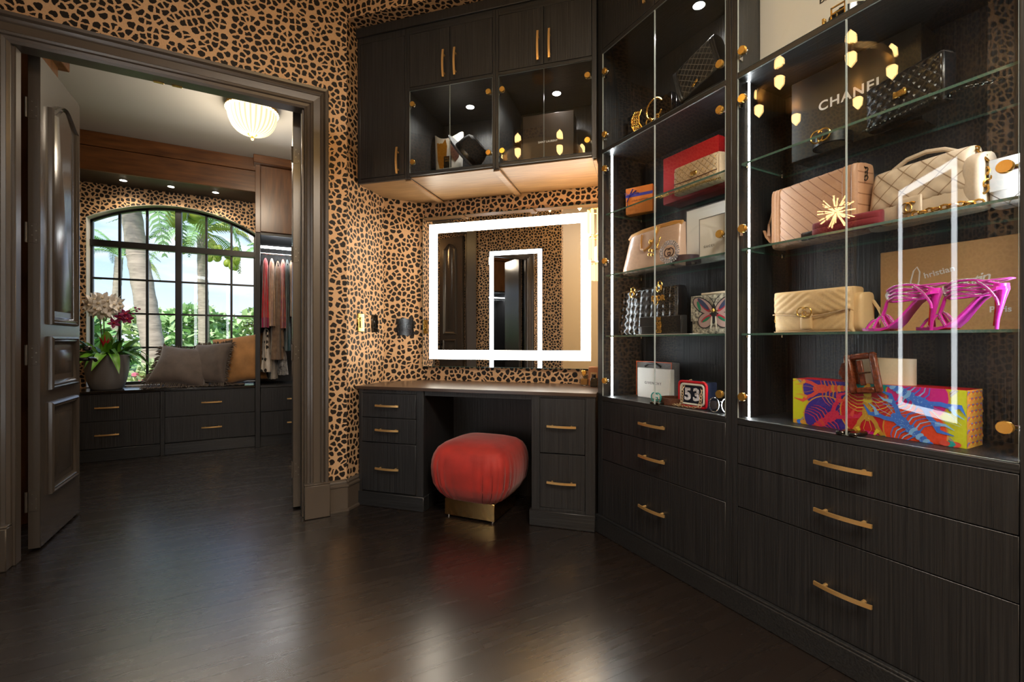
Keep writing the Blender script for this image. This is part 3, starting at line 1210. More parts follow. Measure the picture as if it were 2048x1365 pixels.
for (z0, z1, hz) in ((0.108, 0.412, 0.256), (0.418, 0.726, 0.571)):
    dr = part('drawer', mb().box(-0.5825 - c, -0.3285 - c, -0.002, 0.019, z0, z1, 0.0012), M['wood'], t)
    pull(dr, -0.457 - c, hz, -0.002)
t, c = vthing('vanity_top', 'long dark vanity worktop below the lit mirror', 'worktop', VX0, VX1)
part('worktop', mb().prism([(VX0 - c, -0.014), (VX1 - c, -0.014), (VX1 - c, 0.523), (-1.576 - c, 0.523), (VX0 - c, 0.311)], 0.743, 0.762, 'z'), M['top'], t)
part('apron', mb().box(-1.316 - c, -0.632 - c, 0.012, 0.03, 0.712, 0.743, 0.001), M['wood'], t)
part('kneehole_back', mb().box(-1.316 - c, -0.632 - c, 0.455, 0.47, 0.0, 0.743), M['wood'], t)

# ------------------------------------------------------------------ lit vanity mirror
mx0, mx1, mz0, mz1 = -1.577, -0.300, 0.866, 1.952
c = (mx0 + mx1) / 2
t = thing('lit_mirror', 'wide vanity mirror with a warm white lit border on the leopard wall', 'mirror', 'V', c, 0.49, mz0)
w, h = (mx1 - mx0) / 2, mz1 - mz0
part('backing', mb().box(-w + 0.02, w - 0.02, 0.006, 0.032, 0.02, h - 0.02), M['plaster'], t)
part('mirror_glass', mb().box(-w, w, 0, 0.006, 0, h, 0.0, 0), M['mirror'], t)
part('glass_rim', mb().box(-w - 0.002, -w, -0.001, 0.006, -0.002, h + 0.002).box(w, w + 0.002, -0.001, 0.006, -0.002, h + 0.002).box(-w, w, -0.001, 0.006, -0.002, 0).box(-w, w, -0.001, 0.006, h, h + 0.002), M['gedge'], t)
i_, bw = 0.053, 0.066
part('light_band', mb().box(-w + i_, -w + i_ + bw, -0.0008, 0.0, i_, h - i_).box(w - i_ - bw, w - i_, -0.0008, 0, i_, h - i_).box(-w + i_ + bw, w - i_ - bw, -0.0008, 0, i_, i_ + bw).box(-w + i_ + bw, w - i_ - bw, -0.0008, 0, h - i_ - bw, h - i_), M['ledband'], t)

# tall lit mirror on the opposite diagonal wall (seen reflected)
t = thing('lit_mirror', 'tall full length mirror with a cool white lit border, seen in reflections opposite the vanity', 'mirror', 'W', -0.858, 1.436, 0.515, rot=radians(135))
w, h = 0.36, 1.715
part('mirror_glass', mb().box(-w, w, 0, 0.006, 0, h), M['mirror'], t)
part('backing', mb().box(-w + 0.02, w - 0.02, 0.006, 0.02, 0.02, h - 0.02), M['plaster'], t)
part('light_band', mb().box(-w + 0.01, -w + 0.065, -0.0008, 0, 0.01, h - 0.01).box(w - 0.065, w - 0.01, -0.0008, 0, 0.01, h - 0.01).box(-w + 0.065, w - 0.065, -0.0008, 0, 0.01, 0.065).box(-w + 0.065, w - 0.065, -0.0008, 0, h - 0.065, h - 0.01), M['ledband2'], t)

# crystal sconce on the cabinet side at the end of the vanity
t = thing('wall_sconce', 'brass wall sconce of glowing crystal rods beside the vanity mirror', 'lamp', 'W', 1.676, 1.99, 1.40)
part('back_plate', mb().box(-0.03, 0.03, 0.0, 0.012, 0.06, 0.40, 0.004), M['gold'], t)
for (z0, z1, r_) in ((0.275, 0.40, 0.05), (0.12, 0.245, 0.045), (0.0, 0.09, 0.03)):
    part('brass_ring', mb().torus((0, 0.075, z1), r_, 0.005, 'z', 20, 6), M['gold'], t)
    for q in range(9):
        a = 2 * pi * q / 9
        part('crystal_rod', mb().cyl((r_ * cos(a), 0.075 + r_ * sin(a), z0), (r_ * cos(a), 0.075 + r_ * sin(a), z1), 0.009, 6), M['warmglow'], t)
part('arm', mb().cyl((0, 0.01, 0.26), (0, 0.075, 0.26), 0.008, 8), M['gold'], t)
lamp('sconce_lamp', 'POINT', (0, 0.15, 0.28), 10.0, WARM, 0.06, parent=t)

# switches and socket
loc = (0.548, 3.080, 1.170)
for (px_, py_, mt, lb) in ((0.548, 3.080, M['plateg'], 'shiny brass rocker switch plate nearer the doorway'), (0.659, 3.191, M['plate'], 'dark glossy switch plate deeper in the vanity niche')):
    t = thing('light_switch', lb, 'switch', 'W', px_, py_, 1.110, rot=radians(45))
    part('plate', mb().box(-0.036, 0.036, -0.007, 0, 0, 0.12, 0.004), mt, t)
    part('rocker', mb().box(-0.016, 0.016, -0.012, -0.007, 0.026, 0.094, 0.003), mt, t)
t = thing('wall_socket', 'black wavy-edged double socket plate on the leopard wall left of the mirror', 'socket', 'W', 0.895, 3.2745, 1.09)
b = mb()
n = 16
poly = []
for (ax, ay, bx_, by_) in ((-.064, 0, .064, 0), (.064, 0, .064, .124), (.064, .124, -.064, .124), (-.064, .124, -.064, 0)):
    for q in range(n):
        u = q / n
        wv = 0.004 * sin(2 * pi * u * 2)
        dx, dy = bx_ - ax, by_ - ay
        l_ = hypot(dx, dy)
        poly.append((ax + dx * u + dy / l_ * wv, ay + dy * u - dx / l_ * wv))
b.prism(poly, -0.008, 0)
part('plate', b, M['plate'], t)
for sx in (-0.028, 0.028):
    part('outlet', mb().lathe([(0.021, -0.011), (0.023, -0.008), (0.023, -0.006)], 18, (sx, 0, 0.062), axis='y'), M['plate'], t)
    part('wavy_ridge', mb().tube([(sx * 1.9 + 0.003 * sin(q), -0.009, 0.01 + q * 0.0104) for q in range(11)], 0.004, 6), M['plate'], t)

# ------------------------------------------------------------------ red velvet stool
t = thing('pouf_stool', 'red velvet pouf stool on a brass plinth in the vanity kneehole', 'stool', 'W', 1.178, 2.566, 0, rot=radians(-51.2))
part('base', mb().box(-0.1635, 0.1635, -0.1635, 0.1635, 0.012, 0.112, 0.002), M['bronze'], t)
for (sx, sy) in ((-1, -1), (1, -1), (1, 1), (-1, 1)):
    part('foot', mb().cyl((sx * 0.145, sy * 0.145, 0), (sx * 0.145, sy * 0.145, 0.0125), 0.008, 10), M['chrome'], t)
prof = [(0.66, 0.0), (0.74, 0.012), (0.86, 0.05), (0.955, 0.10), (0.99, 0.155), (1.0, 0.205), (0.985, 0.25), (0.945, 0.29), (0.87, 0.325), (0.75, 0.35), (0.58, 0.366), (0.36, 0.376), (0.15, 0.379), (0.0, 0.380)]


def pouf(u, v):
    s_ = v * (len(prof) - 1)
    i = min(int(s_), len(prof) - 2)
    f = s_ - i
    r_ = prof[i][0] * (1 - f) + prof[i + 1][0] * f
    z_ = prof[i][1] * (1 - f) + prof[i + 1][1] * f
    a = 2 * pi * u
    p_ = 4.6 if v < 0.75 else 4.6 - (v - 0.75) * 9
    cc, ss = cos(a), sin(a)
    q = (abs(cc) ** p_ + abs(ss) ** p_) ** (-1 / p_)
    # pleats run up from the base near each corner
    da = ((a + pi / 4) % (pi / 2)) - 0.0
    da = min(da, pi / 2 - da)
    wt = max(0.0, 1 - v / 0.62) ** 0.7 * exp(-((da) / 0.42) ** 2) if v < 0.62 else 0
    pl = abs(sin(da * 17 + 0.4)) ** 0.5
    k_ = 0.258 * r_ * q * (1 - 0.075 * wt * (1 - pl) * 1.3)
    return (k_ * cc, k_ * ss, 0.108 + z_ * 0.93)


part('seat_cushion', mb().grid(pouf, 240, 40, cu=True), M['velvet'], t)
b = mb()
for q in range(4):
    for off in (-0.30, -0.12, 0.10, 0.27):
        a0 = pi / 4 + q * pi / 2 + off
        pts = []
        for i in range(9):
            v = 0.03 + 0.36 * i / 8
            x_, y_, z_ = pouf((a0 / (2 * pi)) % 1, v)
            pts.append((x_ * 1.002, y_ * 1.002, z_))
        b.tube(pts, [0.0004 + 0.0012 * sin(pi * min(1, (i + .6) / 8.7)) for i in range(9)], 5)
part('pleat_seam', b, M['seam'], t)

# ------------------------------------------------------------------ chandelier over the room
t = thing('chandelier', 'brass ring chandelier with glowing crystal drops, seen reflected in the glass doors', 'lamp', 'W', 0.32, 1.515, 2.50)
part('ring', mb().lathe([(0.322, 0.09), (0.338, 0.09), (0.338, 0.125), (0.322, 0.125), (0.322, 0.09)], 48), M['gold'], t)
part('canopy', mb().lathe([(0.001, 0.765), (0.09, 0.765), (0.09, 0.8), (0.001, 0.8)], 24), M['gold'], t)
for q in range(3):
    a = 2 * pi * q / 3 + 0.5
    part('cable', mb().cyl((0.33 * cos(a), 0.33 * sin(a), 0.12), (0.05 * cos(a), 0.05 * sin(a), 0.77), 0.0022, 6), M['gold'], t)
for q in range(6):
    a = 2 * pi * q / 6 + 0.15
    x_, y_ = 0.33 * cos(a), 0.33 * sin(a)
    cr_ = part('crystal', mb().lathe([(0.024, 0.066), (0.024, 0.122)], 6, (x_, y_, 0)), M['clear'], t)
    part('lit_gem', mb().lathe([(0.001, -0.006), (0.023, 0.022), (0.025, 0.066), (0.018, 0.07)], 6, (x_, y_, 0)), M['gemglow'], cr_)
    part('lit_gem', mb().lathe([(0.018, 0.118), (0.025, 0.122), (0.023, 0.168), (0.001, 0.195)], 6, (x_, y_, 0)), M['gemglow'], cr_)
    part('socket', mb().lathe([(0.012, 0.06), (0.012, 0.125)], 8, (x_, y_, 0)), M['gold'], cr_)

# added fill light behind the camera, unseen, brightens the cabinet fronts
t = thing('ceiling_light', 'added square fill light panel, unseen on the bathroom ceiling behind the camera', 'lamp', 'W', 0.25, -0.85, H - 0.04)
part('fill_panel', mb().box(-0.6, 0.6, -0.55, 0.55, 0.01, 0.04, 0.004), M['fillglow'], t)
lamp('fill_lamp', 'AREA', (0, 0, 0.005), 112, (1.0, 0.88, 0.74), 1.2, parent=t, sy=1.1)

# side room: starburst orb and bronze curtain, seen only in the glass
t = thing('orb_pendant', 'brass starburst orb pendant seen reflected in the right glass door', 'lamp', 'W', -1.93, 2.53, 2.38)
for ax in ('x', 'y', 'z'):
    part('ring', mb().torus((0, 0, 0), 0.22, 0.005, ax, 36, 6), M['gold'], t)
part('rod', mb().cyl((0, 0, 0.2), (0, 0, H - 2.38), 0.005, 8), M['gold'], t)
for q in range(30):
    zz = 1 - 2 * (q + 0.5) / 30
    rr_ = sqrt(1 - zz * zz)
    a = q * 2.39996
    dv = Vector((rr_ * cos(a), rr_ * sin(a), zz))
    part('spoke', mb().tube([dv * 0.02, dv * 0.10, dv * 0.17], [0.004, 0.005, 0.006], 6), M['bulb'], t)
b = mb().grid(lambda u, v: (-1.40 + 0.012 * sin(u * 60), 2.44 + u * 0.27, 0.05 + v * 2.2), 90, 3)
o = part('bronze_curtain', b, M['sequin'])
tag(o, 'shimmering bronze curtain hanging in the side doorway, seen only in reflections', 'curtain')


# ------------------------------------------------------------------ far room shell
CE = 2.87
CX, CR, CZ = -0.775, 1.318, 1.087
WX0, WX1, WZ0 = -1.465, -0.085, 0.615


def arch(x_, dr=0.0):
    return CZ + sqrt(max(0.0, (CR + dr) ** 2 - (x_ - CX) ** 2))


b = mb()
b.box(-1.78, WX0, 5.62, 5.80, 0, CE)
b.box(WX1, 1.5, 5.62, 5.80, 0, CE)
b.box(WX0, WX1, 5.62, 5.80, 0, WZ0)
n = 24
poly = [(WX0, CE), (WX0, arch(WX0))] + [(WX0 + (WX1 - WX0) * i / n, arch(WX0 + (WX1 - WX0) * i / n)) for i in range(1, n)] + [(WX1, arch(WX1)), (WX1, CE)]
b.prism(poly, 5.62, 5.80)
struct('wall_window_side', b, M['paper'])
b = mb()
b.box(WX0, WX0 + 0.004, 5.618, 5.80, WZ0, arch(WX0))
b.box(WX1 - 0.004, WX1, 5.618, 5.80, WZ0, arch(WX1))
b.box(WX0, WX1, 5.618, 5.80, WZ0, WZ0 + 0.004)
for i in range(n):
    xa, xb = WX0 + (WX1 - WX0) * i / n, WX0 + (WX1 - WX0) * (i + 1) / n
    b.prism([(xa, arch(xa)), (xb, arch(xb)), (xb, arch(xb, -0.004)), (xa, arch(xa, -0.004))], 5.618, 5.80)
struct('trim_9', b, M['plaster'])
struct('wall_far_left', mb().box(-1.9, -1.78, 3.12, 5.8, 0, CE), M['paper'])
struct('wall_far_right', mb().box(1.4, 1.5, 3.45, 5.8, 0, CE), M['paper'])
struct('wall_far_near', mb().box(0.2, 0.4, 3.12, 3.14, 0, CE).box(-1.8, -1.10, 3.12, 3.14, 0, CE), M['paper'])
struct('ceiling_far_room', mb().box(-1.9, 1.5, 3.12, 5.8, CE, CE + 0.1), M['ceil'])

# window: black steel frame, glazing bars, panes
win = bpy.data.objects.new('window_1', None)
COL.objects.link(win)
win['kind'] = 'structure'
XB = [WX0 + 0.004, -1.246, -1.033, -0.776, -0.54, -0.316, WX1 - 0.004]
ZB = [WZ0 + 0.004, 0.985, 1.32, 1.655, 1.99]
bw = [0.03, 0.02, 0.02, 0.052, 0.02, 0.02, 0.03]
b = mb()
b.box(XB[0], XB[0] + 0.02, 5.72, 5.76, ZB[0], arch(XB[0]) - 0.004).box(XB[-1] - 0.02, XB[-1], 5.72, 5.76, ZB[0], arch(XB[-1]) - 0.004)
b.box(XB[0], XB[-1], 5.72, 5.76, ZB[0], ZB[0] + 0.03)
for i in range(n):
    xa, xb = XB[0] + (XB[-1] - XB[0]) * i / n, XB[0] + (XB[-1] - XB[0]) * (i + 1) / n
    b.prism([(xa, arch(xa, -.004)), (xb, arch(xb, -.004)), (xb, arch(xb, -0.026)), (xa, arch(xa, -0.026))], 5.72, 5.76)
part('frame', b, M['black'], win)
for i in range(1, 6):
    y0, y1 = (5.70, 5.775) if i == 3 else (5.725, 5.757)
    part('glazing_bar', mb().box(XB[i] - bw[i] / 2, XB[i] + bw[i] / 2, y0, y1, ZB[0], arch(XB[i]) - 0.01, 0.002), M['black'], win)
for j in range(1, 5):
    th = 0.062 if j == 4 else 0.018
    part('glazing_bar', mb().box(XB[0], XB[-1], 5.728 if j < 4 else 5.705, 5.754 if j < 4 else 5.77, ZB[j] - th / 2, ZB[j] + th / 2, 0.002), M['black'], win)
for i in range(6):
    x0, x1 = XB[i] + (0.02 if i == 0 else bw[i] / 2), XB[i + 1] - (0.02 if i == 5 else bw[i + 1] / 2)
    for j in range(4):
        part('pane', pane(mb(), x0, x1, 5.738, 5.742, ZB[j] + 0.01, ZB[j + 1] - 0.01), [M['winglass'], M['gedge']], win)
    pl = [(x0, ZB[4] + 0.03), (x1, ZB[4] + 0.03), (x1, arch(x1, -0.026)), ((x0 + x1) / 2, arch((x0 + x1) / 2, -0.026)), (x0, arch(x0, -0.026))]
    b = mb().add([(p[0], 5.738, p[1]) for p in pl] + [(p[0], 5.742, p[1]) for p in pl], [(0, 1, 2, 3, 4), (9, 8, 7, 6, 5)], 0)
    part('pane', b, [M['winglass'], M['gedge']], win)

# fascia and soffit over the window seat
t = thing('window_valance', 'brown wood valance box above the arched window', 'valance', 'W', -0.92, 5.2, 2.535)
part('fascia_board', mb().box(-0.86, 0.86, 0.0, 0.03, 0.0, 0.205, 0.002), M['brown'], t)
part('fascia_board', mb().box(-0.86, 0.86, -0.006, 0.03, 0.209, 0.335, 0.003), M['brown'], t)
part('soffit', mb().box(-0.86, 0.86, 0.03, 0.42, 0.0, 0.02), M['wood'], t)
for x_, y_ in ((-1.148, 5.40), (-0.792, 5.40), (-0.432, 5.40)):
    puck(t, x_ + 0.92, y_ - 5.2, 0.0, 9, (1.0, 0.84, 0.62))

# window bench
for (x0, x1, hx_, lb) in ((-1.75, -0.842, -1.213, 'black window bench drawer unit under the orchid pot'), (-0.810, -0.084, -0.445, 'black window bench drawer unit under the scatter cushions')):
    c = (x0 + x1) / 2
    t = thing('bench_unit', lb, 'cabinet', 'W', c, 5.2)
    w = (x1 - x0) / 2
    part('carcass', mb().box(-w, w, 0.02, 0.41, 0.0, 0.588), M['wood'], t)
    part('plinth', mb().box(-w, w, -0.008, 0.03, 0.0, 0.105, 0.003), M['woodh'], t)
    for (z0, z1) in ((0.112, 0.345), (0.349, 0.585)):
        dr = part('drawer', mb().box(-w + 0.003, w - 0.003, 0, 0.02, z0, z1, 0.0015), M['wood'], t)
        pull(dr, hx_ - c, (z0 + z1) / 2)
part('bench_post', mb().box(-0.0155, 0.0155, 0.004, 0.03, 0, 0.588), M['wood'], t, (-0.826 - c, 0, 0))
o = part('bench', mb().box(-1.75, -0.084, 5.185, 5.62, 0.588, 0.612, 0.003), pm('bench_lacquer', '1d1a18', 0.15, spec=0.7))
tag(o, 'glossy black window seat top under the arched window', 'bench')

# wardrobe with hanging clothes
t = thing('wardrobe', 'open wardrobe with brown upper doors and a lit clothes rail', 'wardrobe', 'W', 0.45, 5.14)
part('side_panel', mb().box(-0.533, -0.490, 0.0, 0.47, 0, 2.12, 0.002), M['wood'], t)
part('side_panel', mb().box(0.50, 0.54, 0.0, 0.47, 0, 2.12, 0.002), M['wood'], t)
part('back_panel', mb().box(-0.49, 0.5, 0.455, 0.47, 0, 2.12), M['wood'], t)
part('shelf', mb().box(-0.49, 0.5, 0.0, 0.455, 0.588, 0.612, 0.002), M['woodh'], t)
part('shelf', mb().box(-0.49, 0.5, 0.0, 0.455, 2.10, 2.125, 0.002), M['woodh'], t)
part('plinth', mb().box(-0.533, 0.54, 0.05, 0.1, 0, 0.105), M['woodh'], t)
for (z0, z1) in ((0.112, 0.345), (0.349, 0.585)):
    dr = part('drawer', mb().box(-0.487, 0.497, 0.0, 0.02, z0, z1, 0.002), M['wood'], t)
    pull(dr, -0.17, (z0 + z1) / 2)
part('upper_body', mb().box(-0.533, 0.54, 0.02, 0.47, 2.125, 2.79), M['brownv'], t)
part('upper_frame', mb().box(-0.533, -0.49, 0.0, 0.02, 2.125, 2.79, 0.002), M['brownv'], t)
part('upper_door', mb().box(-0.487, 0.0, 0.0, 0.02, 2.135, 2.785, 0.003), M['brownv'], t)
part('upper_door', mb().box(0.004, 0.5, 0.0, 0.02, 2.135, 2.785, 0.003), M['brownv'], t)
part('crown', mb().box(-0.548, 0.55, -0.07, 0.47, 2.79, 2.868, 0.004), M['brown'], t)
part('led_bar', mb().box(-0.485, 0.495, 0.05, 0.075, 1.985, 2.005, 0.002), M['led'], t)
rod = part('clothes_rail', mb().cyl((-0.49, 0.2, 1.955), (0.5, 0.2, 1.955), 0.012, 12), M['chrome'], t)
lamp('wardrobe_lamp', 'AREA', (0, 0.06, 1.98), 3.0, (1, 0.95, 0.88), 0.02, parent=t, sy=0.9, rot=(0, 0, pi / 2))

# left cupboard of the far room, its crown shows over the door
t = thing('wardrobe', 'brown cupboard with a crown behind the open left door leaf', 'wardrobe', 'W', -1.45, 3.62)
part('body', mb().box(-0.3, 0.3, 0.0, 0.28, 0, 2.78, 0.002), M['brownv'], t)
part('crown', mb().box(-0.3, 0.345, -0.1, 0.32, 2.78, 2.868, 0.004), M['brown'], t)

# glass dome ceiling light
DOMEM = glow('cut_glass_glow', (1.0, 0.80, 0.46), 2.4)
_t = DOMEM.node_tree
_e = [q for q in _t.nodes if q.type == 'EMISSION'][0]
_c = _t.nodes.new('ShaderNodeTexCoord')
_g = _t.nodes.new('ShaderNodeTexGradient')
_g.gradient_type = 'RADIAL'
_w = _t.nodes.new('ShaderNodeMath')
_w.operation = 'SINE'
_k = _t.nodes.new('ShaderNodeMath')
_k.operation = 'MULTIPLY'
_k.inputs[1].default_value = 2 * pi * 28
_m = _t.nodes.new('ShaderNodeMapRange')
_m.inputs['From Min'].default_value = -1
_m.inputs['To Min'].default_value = 0.75
_m.inputs['To Max'].default_value = 2.6
_t.links.new(_c.outputs['Object'], _g.inputs[0])
_t.links.new(_g.outputs['Fac'], _k.inputs[0])
_t.links.new(_k.outputs[0], _w.inputs[0])
_t.links.new(_w.outputs[0], _m.inputs['Value'])
_t.links.new(_m.outputs[0], _e.inputs[1])
t = thing('ceiling_light', 'ribbed glass dome ceiling light glowing warm in the far room', 'lamp', 'W', -0.085, 4.06, 2.63)
b = mb()


def dome(u, v):
    a = 2 * pi * u
    r_ = 0.168 * cos(v * pi / 2 * 0.94) ** 0.75
    z_ = 0.195 - 0.175 * sin(v * pi / 2)
    k_ = 1 + 0.022 * cos(a * 28)
    return (r_ * k_ * cos(a), r_ * k_ * sin(a), z_)


part('dome', b.grid(dome, 168, 12, cu=True), DOMEM, t)
b = mb()
for q in range(40):
    a = 2 * pi * q / 40
    b.ell((0.172 * cos(a), 0.172 * sin(a), 0.196), (0.014, 0.014, 0.012), 6, 5)
part('beaded_rim', b, M['domeglow'], t)
part('rim', mb().lathe([(0.174, 0.2), (0.182, 0.21), (0.174, 0.24), (0.001, 0.24)], 40), M['goldp'], t)
part('finial', mb().lathe([(0.03, 0.028), (0.034, 0.02), (0.02, 0.008), (0.008, 0.004), (0.008, -0.002), (0.014, -0.012), (0.008, -0.022), (0.001, -0.025)], 16), M['goldp'], t)
lamp('dome_lamp', 'POINT', (0, 0, -0.08), 22, (1.0, 0.84, 0.64), 0.12, parent=t)

# ------------------------------------------------------------------ potted orchids on the bench
t = thing('potted_orchid', 'grey pot of white and magenta orchids on the window seat', 'plant', 'W', -1.262, 5.40, 0.613)
b = mb().lathe([(0.001, 0), (0.105, 0), (0.118, 0.012), (0.140, 0.08), (0.155, 0.17), (0.159, 0.26), (0.157, 0.31), (0.150, 0.312), (0.147, 0.27), (0.001, 0.268)], 36)
part('pot', b, M['pot'], t)
part('soil', mb().lathe([(0.001, 0.285), (0.147, 0.280)], 24), M['chestnut'], t)


def leaf_mesh(ln, wd, droop, lift, mat, n=8):
    b = mb()

    def fn(u, v):
        s_ = u
        x_ = ln * (s_ * 0.8)
        z_ = lift * s_ - droop * s_ * s_
        w_ = wd * sin(pi * min(1, s_ * 0.93 + 0.07)) ** 0.8
        return (x_, (v - 0.5) * w_, z_ + abs(v - 0.5) * w_ * 0.35)
    b.grid(fn, n, 5)
    return b.mesh('leaf', mat)


LV = [leaf_mesh(0.26, 0.055, 0.26, 0.16, M['leaf']), leaf_mesh(0.20, 0.07, 0.10, 0.17, M['leafd']), leaf_mesh(0.17, 0.035, 0.05, 0.12, M['leaf']), leaf_mesh(0.24, 0.03, 0.34, 0.2, M['leafd'])]
for q in range(46):
    a = q * 2.39996
    r_ = 0.03 + 0.10 * sqrt(q / 46)
    o = part('leaf', LV[q % 4], None, t, (r_ * cos(a), r_ * sin(a), 0.28 + 0.01 * (q % 3)), (random.uniform(-.3, .3), random.uniform(-.7, .15), a + random.uniform(-.4, .4)))
    s_ = random.uniform(0.85, 1.3)
    o.scale = (s_, s_, s_)
big = leaf_mesh(0.22, 0.10, 0.02, 0.2, M['leaf'])
for (a, ry) in ((0.2, -0.6), (2.6, -0.75), (1.2, -0.9), (-1.4, -0.8)):
    part('leaf', big, None, t, (0.03 * cos(a), 0.03 * sin(a), 0.28), (0, ry, a))
for (x_, y_, zt) in ((-0.035, 0.01, 0.72), (-0.015, -0.01, 0.73)):
    part('stem', mb().tube([(x_, y_, 0.27), (x_ * 1.2, y_, 0.5), (x_ * 1.6, y_, zt)], 0.0045, 6), M['stemg'], t)
part('stem', mb().tube([(0.06, 0, 0.27), (0.075, -0.01, 0.5), (0.10, -0.02, 0.64), (0.16, -0.02, 0.70), (0.23, -0.02, 0.74)], 0.004, 6), M['stemg'], t)


def flower_mesh(s_, mat, core):
    b = mb()
    for q in range(5):
        a = 2 * pi * q / 5 + pi / 2

        def fn(u, v):
            r_ = s_ * u
            w_ = s_ * 0.62 * sin(pi * min(1, u * 0.85 + 0.1))
            x_ = r_ * cos(a) - (v - 0.5) * w_ * sin(a)
            z_ = r_ * sin(a) + (v - 0.5) * w_ * cos(a)
            return (x_, -0.25 * s_ * u * u + 0.1 * s_ * abs(v - .5), z_)
        b.grid(fn, 5, 4)
    b.ell((0, -0.008, 0), (0.2 * s_, 0.25 * s_, 0.2 * s_), 7, 5, m=1)
    return b.mesh('flower', [mat, core])


FW = flower_mesh(0.062, M['petal'], M['cream'])
FM = flower_mesh(0.05, M['petalm'], M['bract'])
for q in range(38):
    zz = 1 - 2 * (q + 0.5) / 38
    a = q * 2.39996
    rr_ = sqrt(1 - zz * zz)
    part('flower', FW, None, t, (-0.025 + 0.12 * rr_ * cos(a), 0.08 * rr_ * sin(a), 0.76 + 0.075 * zz), (random.uniform(-.5, .5), random.uniform(-1, 1), a + pi / 2))
for (x_, z_) in ((0.10, 0.655), (0.135, 0.685), (0.15, 0.64), (0.055, 0.60)):
    part('flower', FM, None, t, (x_, -0.03, z_), (random.uniform(-.3, .3), random.uniform(-.8, .8), random.uniform(-.4, .4)))
for (x_, z_) in ((0.19, 0.69), (0.215, 0.715), (0.235, 0.735), (0.205, 0.745)):
    part('bud', mb().ell((x_, -0.02, z_), (0.011, 0.009, 0.009), 8, 6), M['petalm'], t)
b = mb()
for q in range(9):
    a = 2 * pi * q / 9
    b.tube([(-0.01, -0.02, 0.36), (-0.01 + 0.025 * cos(a), -0.02 + 0.025 * sin(a), 0.43), (-0.01 + 0.045 * cos(a), -0.02 + 0.045 * sin(a), 0.465 + 0.03 * (q % 2))], [0.012, 0.009, 0.001], 5, flat=0.5)
part('red_bract', b, M['bract'], t)


# ------------------------------------------------------------------ cushions
def cushion(name, label, mat, w, h, d, loc, rx, rz, roll=0.0, fringe=False):
    t = thing(name, label, 'cushion', 'W', loc[0], loc[1], loc[2])
    t.rotation_euler = (rx, roll, rz)

    def wrp(x_, y_, z_):
        zz = z_ - h / 2
        k_ = 1 - 0.10 * (1 - (2 * zz / h) ** 2)
        kz = 1 - 0.07 * (1 - (2 * x_ / w) ** 2)
        return (x_ * k_, y_ * (1 - 0.35 * (abs(2 * x_ / w * 2 * zz / h))) + 0.006 * sin(x_ * 26 + zz * 14), zz * kz)
    part('cover', mb().puff(w, h, d, 3.0, 30, 30, warp=wrp), mat, t)
    if fringe:
        b = mb()
        for sd in range(4):
            for q in range(46):
                u = -1 + 2 * (q + 0.5) / 46
                kq = 1 - 0.10 * (1 - u * u)
                if sd < 2:
                    p = Vector((u * w / 2, 0, (1 if sd else -1) * h / 2 * (1 - 0.07 * (1 - u * u))))
                    dv = Vector((random.uniform(-.4, .4), random.uniform(-.5, .5), (1 if sd else -1)))
                else:
                    p = Vector(((1 if sd == 3 else -1) * w / 2 * kq, 0, u * h / 2))
                    dv = Vector(((1 if sd == 3 else -1), random.uniform(-.5, .5), random.uniform(-.5, .4)))
                b.tube([p * 0.97, p + dv * 0.022, p + dv * 0.042 + Vector((0, 0, -0.012))], [0.006, 0.005, 0.002], 4)
        part('fringe', b, M['fringe'], t, kind='stuff')
    return t


cushion('cushion', 'taupe velvet cushion with ragged fringe leaning low at the left of the window seat', M['greyfab'], 0.46, 0.42, 0.19, (-0.70, 5.42, 0.80), radians(-38), radians(-8), radians(8), True)
cushion('cushion', 'taupe velvet cushion with ragged fringe standing between the other two cushions', M['greyfab'], 0.40, 0.42, 0.17, (-0.475, 5.40, 0.825), radians(-20), radians(-36), radians(-4), True)
cushion('cushion', 'tan velvet cushion standing against the wardrobe side', M['tanfab'], 0.48, 0.50, 0.19, (-0.225, 5.46, 0.862), radians(-16), radians(-14), radians(-9))
b = mb()
for q in range(150):
    x_ = -1.0 + 0.72 * random.random()
    y_ = 5.215 + 0.13 * random.random()
    a = random.uniform(-0.8, 0.8) - pi / 2
    b.tube([(x_, y_, 0.622), (x_ + 0.02 * cos(a), y_ + 0.02 * sin(a), 0.623), (x_ + 0.04 * cos(a), y_ + 0.04 * sin(a), 0.6155)], [0.004, 0.004, 0.002], 4)
t = thing('throw', 'fringed grey throw lying flat under the cushions', 'throw', 'W', 0, 0, 0)
part('blanket', mb().grid(lambda u, v: (-0.98 + 0.80 * u, 5.235 + 0.25 * v, 0.6155 + 0.007 * abs(sin(u * 23 + v * 9)) + 0.004 * sin(v * 14)), 40, 14).grid(lambda u, v: (-0.98 + 0.80 * u, 5.235 + 0.25 * v, 0.6135), 2, 2), M['fringe'], t)
part('fringe', b, M['fringe'], t, kind='stuff')


